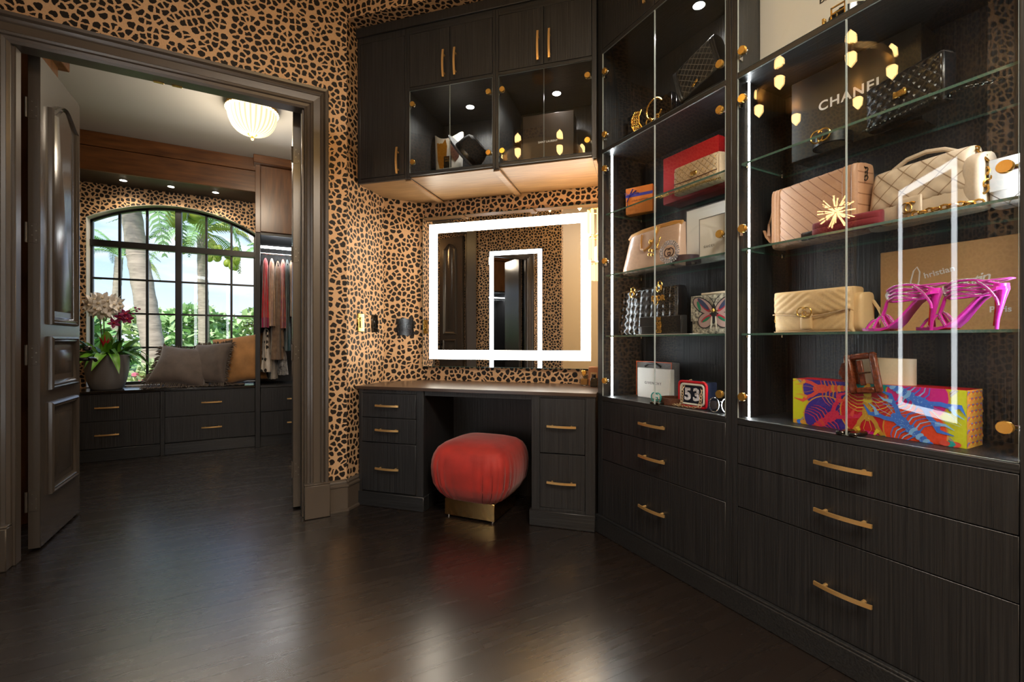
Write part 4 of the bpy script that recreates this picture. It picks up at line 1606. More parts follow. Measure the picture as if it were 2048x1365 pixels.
# ------------------------------------------------------------------ clothes on the rail
def garment(label, x, z0, z1, wt, wb, dt, db, mat, cat='garment', hem=None, y=5.34):
    t = thing('garment', label, cat, 'W', x, y, z0)
    hgt = z1 - z0
    ph = random.uniform(0, 6)

    def fn(u, v):
        a = 2 * pi * u
        sh = min(1, v / 0.10)
        k_ = sh ** 0.5
        w_ = (wt + (wb - wt) * v) * (0.35 + 0.65 * k_)
        d_ = (dt + (db - dt) * v) * (0.30 + 0.70 * k_)
        f = 1 + 0.16 * v * sin(a * 7 + ph) + 0.06 * sin(a * 11 + v * 5)
        return (w_ / 2 * f * cos(a), d_ / 2 * f * sin(a), hgt * (1 - v) - 0.05 * (1 - sh) * 0)
    part('cloth', mb().grid(fn, 44, 18, cu=True), mat, t)
    if hem:
        def fn2(u, v):
            a = 2 * pi * u
            f = 1.02 + 0.16 * sin(a * 7 + ph)
            return (wb / 2 * f * cos(a), db / 2 * f * sin(a), -0.10 * v + 0.005)
        part('hem', mb().grid(fn2, 44, 3, cu=True), hem, t)
    part('hanger', mb().tube([(0, 0, hgt - 0.005), (0, 0, 1.945 - z0), (0, 0.012, 1.962 - z0), (0, 0.022, 1.972 - z0), (0, 0.014, 1.982 - z0)], 0.0025, 6).tube([(0, -0.17, hgt - 0.07), (0, 0, hgt), (0, 0.17, hgt - 0.07)], 0.006, 6), M['black'], t)
    return t


def fab(name, c1, c2=None, sc=20, vary=0.25, rough=0.75):
    return pm(name, c1, rough, vary=(sc, vary), col2=c2, sheen=0.3)


def dots(name, bgc, fgc):
    m, t, b = base_mat(name)
    n = t.nodes.new
    tcn = n('ShaderNodeTexCoord')
    vo = n('ShaderNodeTexVoronoi')
    vo.inputs['Scale'].default_value = 17
    vo.inputs['Randomness'].default_value = 0.35
    t.links.new(tcn.outputs['Object'], vo.inputs['Vector'])
    r = n('ShaderNodeValToRGB')
    r.color_ramp.interpolation = 'CONSTANT'
    r.color_ramp.elements[0].color = hx(fgc)
    r.color_ramp.elements[1].color = hx(bgc)
    r.color_ramp.elements[1].position = 0.36
    t.links.new(vo.outputs['Distance'], r.inputs[0])
    t.links.new(r.outputs[0], b.inputs['Base Color'])
    b.inputs['Roughness'].default_value = 0.7
    return m


garment('scarlet red blouse with a magenta hem at the left end of the clothes rail', 0.005, 1.28, 1.90, 0.045, 0.075, 0.36, 0.42, fab('scarlet', 'c4122a'), hem=fab('magenta_cloth', '9c1150'))
garment('white skirt with black polka dots hanging low at the left end of the rail', 0.012, 0.74, 1.19, 0.05, 0.10, 0.24, 0.32, dots('polka', 'd6ccc0', '141212'), y=5.30)
garment('pale beige blouse hanging right of the red blouse', 0.063, 1.20, 1.90, 0.045, 0.07, 0.36, 0.40, fab('beige_cloth', 'b99b80'))
garment('long white lining dress hanging behind the polka dot skirt', 0.075, 0.66, 1.40, 0.04, 0.08, 0.25, 0.30, fab('pale_cloth', 'b8b0a6'), y=5.40)
garment('long sheer brown tulle dress hanging in the middle of the rail', 0.118, 0.86, 1.88, 0.05, 0.15, 0.26, 0.34, fab('brown_tulle', '6e5644', '8a725c', 30))
garment('orange and pink floral dress hanging right of the tulle dress', 0.165, 1.18, 1.90, 0.045, 0.055, 0.36, 0.42, fab('floral', 'd0784a', '8c1c50', 16))
garment('dark teal dress hanging right of the floral dress', 0.205, 0.95, 1.90, 0.04, 0.06, 0.34, 0.38, fab('teal_cloth', '24464c'))
garment('tan dress hanging beside the right door leaf', 0.248, 1.30, 1.90, 0.045, 0.06, 0.36, 0.40, fab('tan_cloth', 'b98e64'))
garment('black and white print skirt hanging low in the middle of the rail', 0.165, 0.70, 1.05, 0.05, 0.10, 0.26, 0.30, fab('mono_print', '16161a', 'c0bcb8', 30), y=5.36)
# ------------------------------------------------------------------ garden outside
o = struct('floor_garden', mb().box(-30, 26, 5.85, 60, -0.32, -0.30), M['grass'])


def frond_mesh(ln, mat, droop, n=34, wl=0.42):
    b = mb()
    pts = []
    for i in range(n + 1):
        s_ = i / n
        pts.append(Vector((ln * (s_ - 0.14 * s_ * s_), 0, ln * (0.42 * s_ - droop * s_ * s_))))
    b.tube(pts, [0.028 * (1 - 0.85 * i / n) for i in range(n + 1)], 5)
    for i in range(4, n + 1):
        s_ = i / n
        l_ = wl * ln * 0.42 * (sin(pi * min(1, s_ * 0.86 + 0.12)) ** 0.6)
        p = pts[i]
        tg = (pts[i] - pts[i - 1]).normalized()
        for sd in (-1, 1):
            d0 = Vector((0, sd, 0)) * 0.72 + tg * 0.6 + Vector((0, 0, 0.10 + random.uniform(-.1, .1)))
            d1 = d0 + Vector((0, 0, -0.9))
            w_ = tg * 0.022
            a0 = p
            a1 = p + d0.normalized() * l_ * 0.5
            a2 = a1 + d1.normalized() * l_ * 0.55
            b.add([a0 - w_, a0 + w_, a1 - w_ * 1.1, a1 + w_ * 1.1, a2], [(0, 1, 3, 2), (2, 3, 4)])
    return b.mesh('frond', mat)


FR = [frond_mesh(2.3, M['frond'], 0.62), frond_mesh(2.0, M['frond'], 0.95), frond_mesh(2.1, M['frond2'], 0.75), frond_mesh(1.9, M['frond'], 0.30)]
CO = mb().ell((0, 0, 0), (0.1, 0.1, 0.13), 10, 8).mesh('coconut', M['coco'])


def palm(label, pts, r0, r1, nf, fscale, bunches, seed):
    t = thing('palm_tree', label, 'tree', 'W', pts[0][0], pts[0][1], -0.3)
    base = Vector((pts[0][0], pts[0][1], -0.3))
    P = [Vector(p) - base for p in pts]
    k = 60
    path, rad = [], []
    for i in range(k + 1):
        s_ = i / k * (len(P) - 1)
        j = min(int(s_), len(P) - 2)
        f = s_ - j
        path.append(P[j].lerp(P[j + 1], f * f * (3 - 2 * f) if len(P) > 2 else f))
        rad.append((r0 + (r1 - r0) * i / k) * (1.0 + 0.06 * (i % 3 == 0)))
    part('trunk', mb().tube(path, rad, 14), M['bark'], t)
    rr_ = random.Random(seed)
    top = P[-1]
    for q in range(nf):
        a = q * 2.39996 + seed
        o = part('frond', FR[rr_.randrange(4)], None, t, top + Vector((0, 0, 0.05)), (rr_.uniform(-.2, .2), rr_.uniform(-0.95, 0.5), a))
        s_ = fscale * rr_.uniform(0.85, 1.1)
        o.scale = (s_, s_, s_)
    for (bx, by, bz, cnt) in bunches:
        for q in range(cnt):
            o = part('coconut', CO, None, t, top + Vector((bx + rr_.uniform(-.13, .13), by + rr_.uniform(-.13, .13), bz - 0.075 * (q // 2) + rr_.uniform(-.04, .04))), (rr_.uniform(-.6, .6), rr_.uniform(-.6, .6), 0))
            o.scale = (fscale, fscale, fscale)
    return t


palm('coconut palm with a thick grey trunk close outside the left of the window', [(-1.50, 9, -0.3), (-1.54, 9, 0.9), (-1.76, 9.1, 2.4), (-1.95, 9.2, 3.9)], 0.165, 0.125, 16, 1.0, [(0.65, -0.2, -0.62, 9), (1.0, 0.0, -0.6, 6)], 1)
palm('coconut palm with green coconut bunches seen in the middle of the window', [(-1.55, 16, -0.3), (-1.58, 16, 2.0), (-1.62, 16, 4.15)], 0.15, 0.12, 18, 0.95, [(-0.40, -0.3, -0.25, 10), (0.35, -0.4, -0.3, 12), (0.78, -0.3, -0.45, 14)], 4)
palm('slim distant palm standing behind the two coconut palms', [(-4.9, 22, -0.3), (-4.9, 22, 2.2), (-4.8, 22, 4.2)], 0.16, 0.12, 12, 0.9, [], 7)
palm('palm standing outside the far right edge of the window', [(0.9, 13.5, -0.3), (0.9, 13.5, 1.5), (0.95, 13.5, 3.6)], 0.13, 0.10, 16, 0.9, [], 9)
palm('short palm behind the orchid at the left of the window', [(-4.6, 15, -0.3), (-4.6, 15, 0.8), (-4.6, 15, 1.9)], 0.12, 0.1, 14, 0.7, [], 12)


def bush(label, x, y, rx, ry, h, n, ls, mat, flowers=None, seed=0, z0=-0.3):
    rr_ = random.Random(seed)
    t = thing('shrub', label, 'shrub', 'W', x, y, z0)
    b = mb()
    fl_ = mb()
    for q in range(n):
        a = rr_.uniform(0, 2 * pi)
        zz = rr_.random() ** 0.7
        rad = (rr_.random() ** 0.4) * sqrt(max(0.05, 1 - (2 * zz - 0.75) ** 2 / 1.7))
        c = Vector((rx * rad * cos(a), ry * rad * sin(a), 0.1 + (h - 0.1) * zz))
        dv = Vector((rr_.uniform(-1, 1), rr_.uniform(-1, 1), rr_.uniform(-0.3, 0.9))).normalized() * ls
        sv = dv.cross(Vector((rr_.uniform(-1, 1), rr_.uniform(-1, 1), 1))).normalized() * ls * 0.26
        mid_ = c + dv * 0.5 + Vector((0, 0, 0.06 * ls))
        b.add([c, mid_ + sv, mid_ - sv, c + dv], [(0, 1, 3), (0, 3, 2)])
        if flowers and rr_.random() < 0.06:
            fl_.ell(c + dv, (0.045, 0.045, 0.035), 6, 4)
    for q in range(6):
        a = q * 1.05
        b.tube([(0.02 * cos(a), 0.02 * sin(a), 0), (rx * 0.35 * cos(a), ry * 0.35 * sin(a), h * 0.6)], [0.025, 0.01], 5, m=1)
    part('foliage', b, [mat, M['bark']], t, kind='stuff')
    if flowers:
        part('blossom', fl_, flowers, t, kind='stuff')
    return t


bush('white-flowering green shrub behind the middle palm trunk', -2.2, 19.5, 1.5, 1.2, 2.45, 1500, 0.34, M['bush'], M['white'], 1)
bush('large white-flowering green shrub at the right of the window view', 0.45, 16.2, 1.8, 1.2, 2.3, 1700, 0.34, M['bush'], M['white'], 2)
bush('dark green shrub left of the thick palm trunk', -3.55, 12, 1.15, 0.9, 1.75, 1100, 0.30, M['bush3'], None, 3)
bush('yellow-green bush far left behind the orchid', -5.6, 16, 1.6, 1.2, 2.6, 1100, 0.36, M['bush2'], None, 4)
bush('pale green bush with pink blossoms low in the middle of the window', -1.25, 8.0, 0.52, 0.42, 1.0, 1100, 0.13, M['bush2'], fab('blossom', 'd06a80'), 5)
bush('pale green bush with pink blossoms low at the left of the window', -2.35, 8.1, 0.55, 0.42, 1.1, 1000, 0.13, M['bush2'], fab('blossom_rose', 'c8607a'), 6)
bush('pale low bush beside the window at the right', -0.15, 8.2, 0.5, 0.42, 0.95, 800, 0.13, M['bush2'], None, 7)
bush('distant hazy green hedge between the palm trunks', -4.2, 26, 4.2, 1.5, 2.5, 1500, 0.5, M['bush2'], None, 8)
bush('distant green hedge at the right of the window view', 3.0, 31, 4.2, 1.5, 2.9, 1500, 0.5, M['bush'], None, 9)
bush('distant green hedge at the far left', -11.5, 24, 4.0, 1.5, 2.7, 1300, 0.5, M['bush3'], None, 10)
bush('green shrub outside the side room window seen reflected', -4.4, 2.9, 0.6, 0.9, 2.9, 1200, 0.2, M['bush'], None, 11)


# ------------------------------------------------------------------ helpers for bags and boxes
def quiltpat(s_, amp=0.004):
    def f(x_, z_):
        a, b_ = (x_ + z_) / s_, (x_ - z_) / s_
        return amp * ((abs(sin(pi * a)) * abs(sin(pi * b_))) ** 0.35 - 0.6)
    return f


def chevpat(s_, amp=0.003, vx=0.0, sl=0.7):
    def f(x_, z_):
        return amp * (abs(sin(pi * (z_ + sl * abs(x_ - vx)) / s_)) ** 0.4 - 0.6)
    return f


def diagpat(s_, amp=0.003):
    def f(x_, z_):
        return amp * (abs(sin(pi * (z_ + x_ * 0.8) / s_)) ** 0.35 - 0.6)
    return f


def chain(pts, lr=0.008, wr=0.0018, m=0, b=None):
    b = b or mb()
    P = [Vector(p) for p in pts]
    seg = []
    for i in range(len(P) - 1):
        seg.append((P[i], P[i + 1], (P[i + 1] - P[i]).length))
    tot = sum(s_[2] for s_ in seg)
    stp = lr * 1.55
    n = int(tot / stp)
    for q in range(n):
        d = q * stp
        for (a, c_, l_) in seg:
            if d <= l_:
                p = a.lerp(c_, d / l_ if l_ else 0)
                tg = (c_ - a).normalized()
                break
            d -= l_
        ot = tg.cross(Vector((0, 0.3, 1) if q % 2 else (0, 1, 0.2)))
        ot = ot.normalized() if ot.length > 1e-4 else Vector((1, 0, 0))
        ring = []
        for j in range(8):
            a = 2 * pi * j / 8
            ring.append(p + tg * (lr * cos(a)) + ot * (lr * 0.62 * sin(a)))
        b.tube(ring, wr, 5, True, m, up=tg.cross(ot))
    return b


def ring_arc(b, cx, cz, R, r, a0, a1, y=0.0, n=22, m=0, sz=1.0):
    b.tube([(cx + R * cos(a0 + (a1 - a0) * i / n), y, cz + R * sz * sin(a0 + (a1 - a0) * i / n)) for i in range(n + 1)], r, 7, m=m, up=(0, 1, 0))
    return b


def double_g(s_, y=0.0, m=0):
    b = mb()
    for d, off in ((1, -0.32), (-1, 0.32)):
        pts = [(off * s_ + d * s_ * 0.62 * cos(a) * -1 * -1, y - (0.001 if d > 0 else 0.003), s_ * 0.62 * sin(a)) for a in [radians(35 + i * 290 / 22) for i in range(23)]]
        pts += [(off * s_ + d * s_ * 0.62 * 0.93, y - 0.002, -0.02 * s_), (off * s_ + d * s_ * 0.12, y - 0.002, -0.02 * s_)]
        b.tube(pts, s_ * 0.085, 7, m=m, up=(0, 1, 0))
    return b


def double_c(s_, y=0.0, m=0):
    b = mb()
    for d, off in ((1, -0.28), (-1, 0.28)):
        ring_arc(b, off * s_, 0, s_ * 0.6, s_ * 0.09, radians(48) if d < 0 else radians(48 + 180), radians(312) if d < 0 else radians(312 + 180), y - 0.001 * (d > 0), m=m)
    return b


def box_thing(name, label, mat, fr, x, y, z, w, d, h, rot=0.0, group=None, lid=None, tilt=0.0):
    t = thing(name, label, 'box', fr, x, y, z, rot, group)
    if tilt:
        t.rotation_euler.rotate_axis('X', tilt)
    if lid:
        part('box_base', mb().box(-w / 2 + 0.002, w / 2 - 0.002, 0.003, d - 0.002, 0, h, 0.002), mat, t)
        part('lid', mb().box(-w / 2, w / 2, 0, d * 0.4, 0, h, 0.002), lid, t)
    else:
        part('box_body', mb().box(-w / 2, w / 2, d * 0.35, d, 0.0015, h - 0.0015, 0.002), mat, t)
        part('lid', mb().box(-w / 2 - 0.001, w / 2 + 0.001, 0, d * 0.35, 0, h, 0.002), mat, t)
    return t


def belt_coil(label, mat, fr, x, y, z, r, wd, rot=0.0, turns=2.2, cat='belt'):
    t = thing('belt', label, cat, fr, x, y, z, rot)
    n = 60
    b = mb()
    vs = []
    for i in range(n + 1):
        a = -pi / 2 + 2 * pi * turns * i / n
        rr_ = r * (1 - 0.16 * i / n * turns / 2)
        for (dr, dz) in ((0.0015, 0), (0.0015, wd), (-0.0015, wd), (-0.0015, 0)):
            vs.append(((rr_ + dr) * cos(a), (rr_ + dr) * sin(a), dz))
    fs = []
    for i in range(n):
        for j in range(4):
            fs.append((4 * i + j, 4 * i + (j + 1) % 4, 4 * i + 4 + (j + 1) % 4, 4 * i + 4 + j))
    part('strap', b.add(vs, fs), mat, t)
    return t


# ------------------------------------------------------------------ right cabinet, top display
ZB = 2.0945
t = box_thing('gift_box', 'large white box behind the buckle belt at the top of the right cabinet', M['white'], 'R', -0.87, 0.14, ZB, 0.54, 0.14, 0.42)
lettering('BALENCIAGA', 0.034, M['ink'], t, (0.065, -0.0008, 0.182), offset=0.0006, space=1.1)
t = belt_coil('coiled black belt with a gold buckle in front of the large white box', M['blackp'], 'R', -0.79, 0.075, ZB, 0.06, 0.035, turns=2.6)
b = mb().box(-0.022, -0.018, -0.068, -0.064, -0.002, 0.045).box(0.018, 0.022, -0.068, -0.064, -0.002, 0.045).box(-0.022, 0.022, -0.068, -0.064, 0.041, 0.045).box(-0.022, 0.022, -0.068, -0.064, -0.002, 0.002)
part('buckle', b, M['oldgold'], t)
part('buckle_tongue', mb().cyl((-0.02, -0.068, 0.022), (0.018, -0.066, 0.022), 0.003, 6), M['oldgold'], t)
part('keeper', mb().box(-0.058, -0.05, -0.05, -0.035, -0.001, 0.038, 0.001), M['oldgold'], t)

# shelf four
ZB = SH[2]
t = box_thing('gift_box', 'large black box lettered in white behind the studded black bag', M['blackbox'], 'R', -0.842, 0.19, ZB, 0.40, 0.115, 0.305)
lettering('CHANEL', 0.048, M['inkw'], t, (0.0, -0.0008, 0.172), offset=0.001, space=1.15)


def studs(w, h, nx, nz, y, r=0.003, off=True):
    b = mb()
    for j in range(nz):
        for i in range(nx):
            x_ = -w / 2 + w * (i + (0.5 if (j % 2 and off) else 0)) / (nx - 1)
            if abs(x_) > w / 2:
                continue
            z_ = h * (j + 0.5) / nz
            b.lathe([(r, 0.0), (0.0001, -r)], 4, (x_, y, z_), axis='y')
    return b


t = thing('handbag', 'black quilted flap bag with silver studs on the top glass shelf', 'bag', 'R', -0.66, 0.145, ZB, rot=radians(-16))
part('body', mb().puff(0.225, 0.145, 0.06, 8, 44, 30, quiltpat(0.036, 0.0045)), M['blackq2'], t)
part('stud', studs(0.20, 0.13, 8, 7, -0.034, 0.005), M['chrome'], t, kind='stuff')
part('clasp', mb().box(-0.016, 0.022, -0.040, -0.031, 0.062, 0.082, 0.002), M['oldgold'], t)
part('side_gusset', mb().box(0.104, 0.116, -0.025, 0.025, 0.005, 0.14, 0.004), M['blackl'], t)
part('chain_strap', chain([(0.105, 0.0, 0.006), (0.13, -0.02, 0.006), (0.16, -0.015, 0.008), (0.20, 0.02, 0.006), (0.25, 0.03, 0.006)], 0.006, 0.0012, b=chain([(-0.11, -0.04, 0.004), (0.11, -0.045, 0.004)], 0.005, 0.001)), M['gun'], t)
t = belt_coil('coiled black belt with a gold interlocked double G buckle', M['blackl'], 'R', -0.885, 0.165, ZB, 0.062, 0.035, turns=2.8)
o = part('buckle', double_g(0.034), M['goldp'], t, (-0.004, -0.068, 0.026))

# shelf three
ZB = SH[1]
t = thing('handbag', 'tan chevron quilted flap bag at the left of the second glass shelf', 'bag', 'R', -0.925, 0.155, ZB, rot=radians(-9))
part('body', mb().puff(0.325, 0.228, 0.095, 9, 60, 40, diagpat(0.032, 0.0045)), M['tanq'], t)
part('side_band', mb().puff(0.05, 0.23, 0.100, 8, 18, 14, lambda x_, z_: 0.0018 * cos(x_ * 420), c=(-0.136, 0, 0)), M['tand'], t)
part('side_band', mb().puff(0.05, 0.23, 0.100, 8, 18, 14, lambda x_, z_: 0.0018 * cos(x_ * 420), c=(0.136, 0, 0)), M['tand'], t)
part('clasp', mb().box(-0.027, 0.027, -0.058, -0.047, 0.004, 0.034, 0.004).box(-0.018, 0.018, -0.061, -0.058, 0.009, 0.029, 0.003), M['gun'], t)
part('chain_strap', chain([(-0.165, 0, 0.215), (-0.182, -0.01, 0.20), (-0.178, -0.015, 0.14), (-0.172, -0.02, 0.09)], 0.009, 0.002, b=chain([(0.10, 0, 0.232), (0.14, 0, 0.238), (0.165, -0.005, 0.21), (0.168, -0.01, 0.16)], 0.009, 0.002)), M['gun'], t)
part('leather_strap', mb().tube([(-0.178, -0.012, 0.17), (-0.192, -0.02, 0.11), (-0.185, -0.03, 0.06), (-0.168, -0.03, 0.03)], 0.008, 6, flat=0.35), M['tan'], t)
part('leather_strap', mb().tube([(-0.205, -0.03, 0.085), (-0.19, -0.035, 0.055), (-0.17, -0.035, 0.03)], 0.007, 6, flat=0.35), M['tan'], t)
t = thing('velvet_case', 'long crimson velvet case lying in front of the tan bag', 'case', 'R', -0.795, 0.07, ZB)
part('lid', mb().puff(0.205, 0.03, 0.06, 3.2, 30, 12, c=(0, 0, 0.019)), M['velvetd'], t)
part('base', mb().puff(0.205, 0.032, 0.06, 3.2, 30, 12, c=(0, 0, 0)), M['velvetd'], t)
t = thing('handbag', 'ivory diamond-quilted handbag with a chunky gold chain on the second glass shelf', 'bag', 'R', -0.615, 0.135, ZB, rot=radians(-9))


def quiltwarp(x_, y_, z_):
    k_ = 1 - 0.10 * (z_ / 0.19)
    return (x_ * k_, y_ * (1 - 0.30 * z_ / 0.19), z_)


part('body', mb().puff(0.285, 0.165, 0.105, 5, 56, 34, warp=quiltwarp), M['quilt'], t)
part('flap', mb().puff(0.275, 0.135, 0.116, 5, 56, 34, quiltpat(0.062, 0.005), warp=lambda x_, y_, z_: quiltwarp(x_, y_, z_ + 0.046)), M['ivoryq'], t)
part('side_gusset', mb().puff(0.05, 0.15, 0.09, 4, 14, 14, c=(0.128, 0, 0.004)), M['quilt'], t)
part('lock_tab', mb().puff(0.058, 0.062, 0.012, 5, 14, 14, c=(-0.005, -0.057, 0.01)), M['quilt'], t)
part('clasp', double_c(0.025), M['oldgold'], t, (-0.005, -0.066, 0.038))
part('top_handle', mb().tube([(-0.09, 0, 0.158), (-0.082, 0, 0.185), (-0.045, 0, 0.205), (0.005, 0, 0.21), (0.05, 0, 0.20), (0.085, 0, 0.178), (0.09, 0, 0.158)], 0.007, 8), M['quilt'], t)
ch = chain([(0.02, -0.075, 0.012), (0.06, -0.08, 0.012), (0.11, -0.075, 0.013), (0.15, -0.05, 0.012), (0.18, -0.05, 0.012)], 0.011, 0.003)
chain([(0.09, 0, 0.165), (0.125, -0.01, 0.17), (0.152, -0.02, 0.13), (0.158, -0.025, 0.08), (0.150, -0.035, 0.02)], 0.011, 0.003, b=ch)
chain([(-0.11, 0.0, 0.16), (-0.13, -0.0, 0.14)], 0.008, 0.002, b=ch)
chain([(-0.13, -0.065, 0.006), (0.03, -0.07, 0.006)], 0.008, 0.002, b=ch)
part('chain_strap', ch, M['oldgold'], t)
t = thing('handbag', 'white quilted bag at the right end of the second glass shelf', 'bag', 'R', -0.428, 0.13, ZB)
part('body', mb().puff(0.07, 0.125, 0.09, 8, 26, 26, quiltpat(0.07, 0.003)), M['whiteq'], t)
part('flap', mb().box(-0.034, 0.034, -0.048, -0.044, 0.035, 0.122, 0.002), M['whitebag'], t)

# shelf two
ZB = SH[0]
t = thing('handbag', 'sand leather shoulder bag with a gold interlocked double G on the lowest glass shelf', 'bag', 'R', -0.935, 0.16, ZB)
part('body', mb().puff(0.265, 0.148, 0.10, 7, 50, 32, chevpat(0.026, 0.0045, -0.01, -0.8)), M['sand'], t)


def flapw(x_, y_, z_):
    sag = 0.014 * (1 - abs(x_) / 0.13)
    return (x_, y_, z_ + 0.072 - sag * (1 - z_ / 0.09))


part('flap', mb().puff(0.268, 0.085, 0.112, 7, 54, 26, chevpat(0.024, 0.005, 0.0, 0.75), warp=flapw), M['sand'], t)
part('side_gusset', mb().puff(0.045, 0.135, 0.095, 5, 14, 14, c=(0.135, 0.02, 0.002)), M['sand'], t)
part('flap_tab', mb().puff(0.04, 0.055, 0.014, 4, 14, 14, c=(-0.005, -0.056, 0.012)), M['sand'], t)
part('clasp', double_g(0.027), M['oldgold'], t, (-0.008, -0.064, 0.075))
b = mb()
b.tube([(-0.13, -0.053, 0.07), (-0.07, -0.058, 0.066), (0, -0.058, 0.056), (0.07, -0.058, 0.066), (0.13, -0.053, 0.08)], 0.0022, 6)
b.tube([(0.125, -0.045, 0.01), (0.128, -0.045, 0.07), (0.126, -0.045, 0.13)], 0.0022, 6)
b.tube([(-0.13, -0.045, 0.004), (0.0, -0.052, 0.004), (0.13, -0.045, 0.004)], 0.0022, 6)
part('piping', b, M['goldbag'], t)
part('chain_strap', chain([(-0.133, -0.03, 0.05), (-0.136, -0.02, 0.12), (-0.115, -0.01, 0.152), (-0.08, -0.01, 0.156)], 0.008, 0.002, b=chain([(0.09, 0, 0.155), (0.12, 0.01, 0.152)], 0.008, 0.002)), M['oldgold'], t)
part('leather_strap', mb().tube([(0.155, 0.05, 0.11), (0.172, 0.05, 0.08), (0.176, 0.05, 0.05), (0.165, 0.05, 0.01)], 0.011, 6, flat=0.35), M['sand'], t)
t = box_thing('shoe_box', 'large tan shoe box printed with white script behind the pink sandals', M['kraft'], 'R', -0.609, 0.255, ZB, 0.335, 0.05, 0.275)
lettering('hristian', 0.026, M['inkw'], t, (-0.012, -0.0008, 0.188), roll=radians(-12), offset=0.0004)
lettering('Louboutin', 0.044, M['inkw'], t, (0.025, -0.0008, 0.142), roll=radians(-14), shear=0.45, offset=0.0004, space=0.86)
lettering('Paris', 0.024, M['inkw'], t, (0.125, -0.0008, 0.062), offset=0.0006)
part('printed_initial', mb().tube([(-0.062, -0.0008, 0.150), (-0.078, -0.0008, 0.145), (-0.084, -0.0008, 0.165), (-0.076, -0.0008, 0.20), (-0.067, -0.0008, 0.212), (-0.060, -0.0008, 0.195), (-0.062, -0.0008, 0.165), (-0.075, -0.0008, 0.115), (-0.085, -0.0008, 0.10)], 0.0022, 6, flat=0.3, up=(0, 1, 0)), M['inkw'], t)


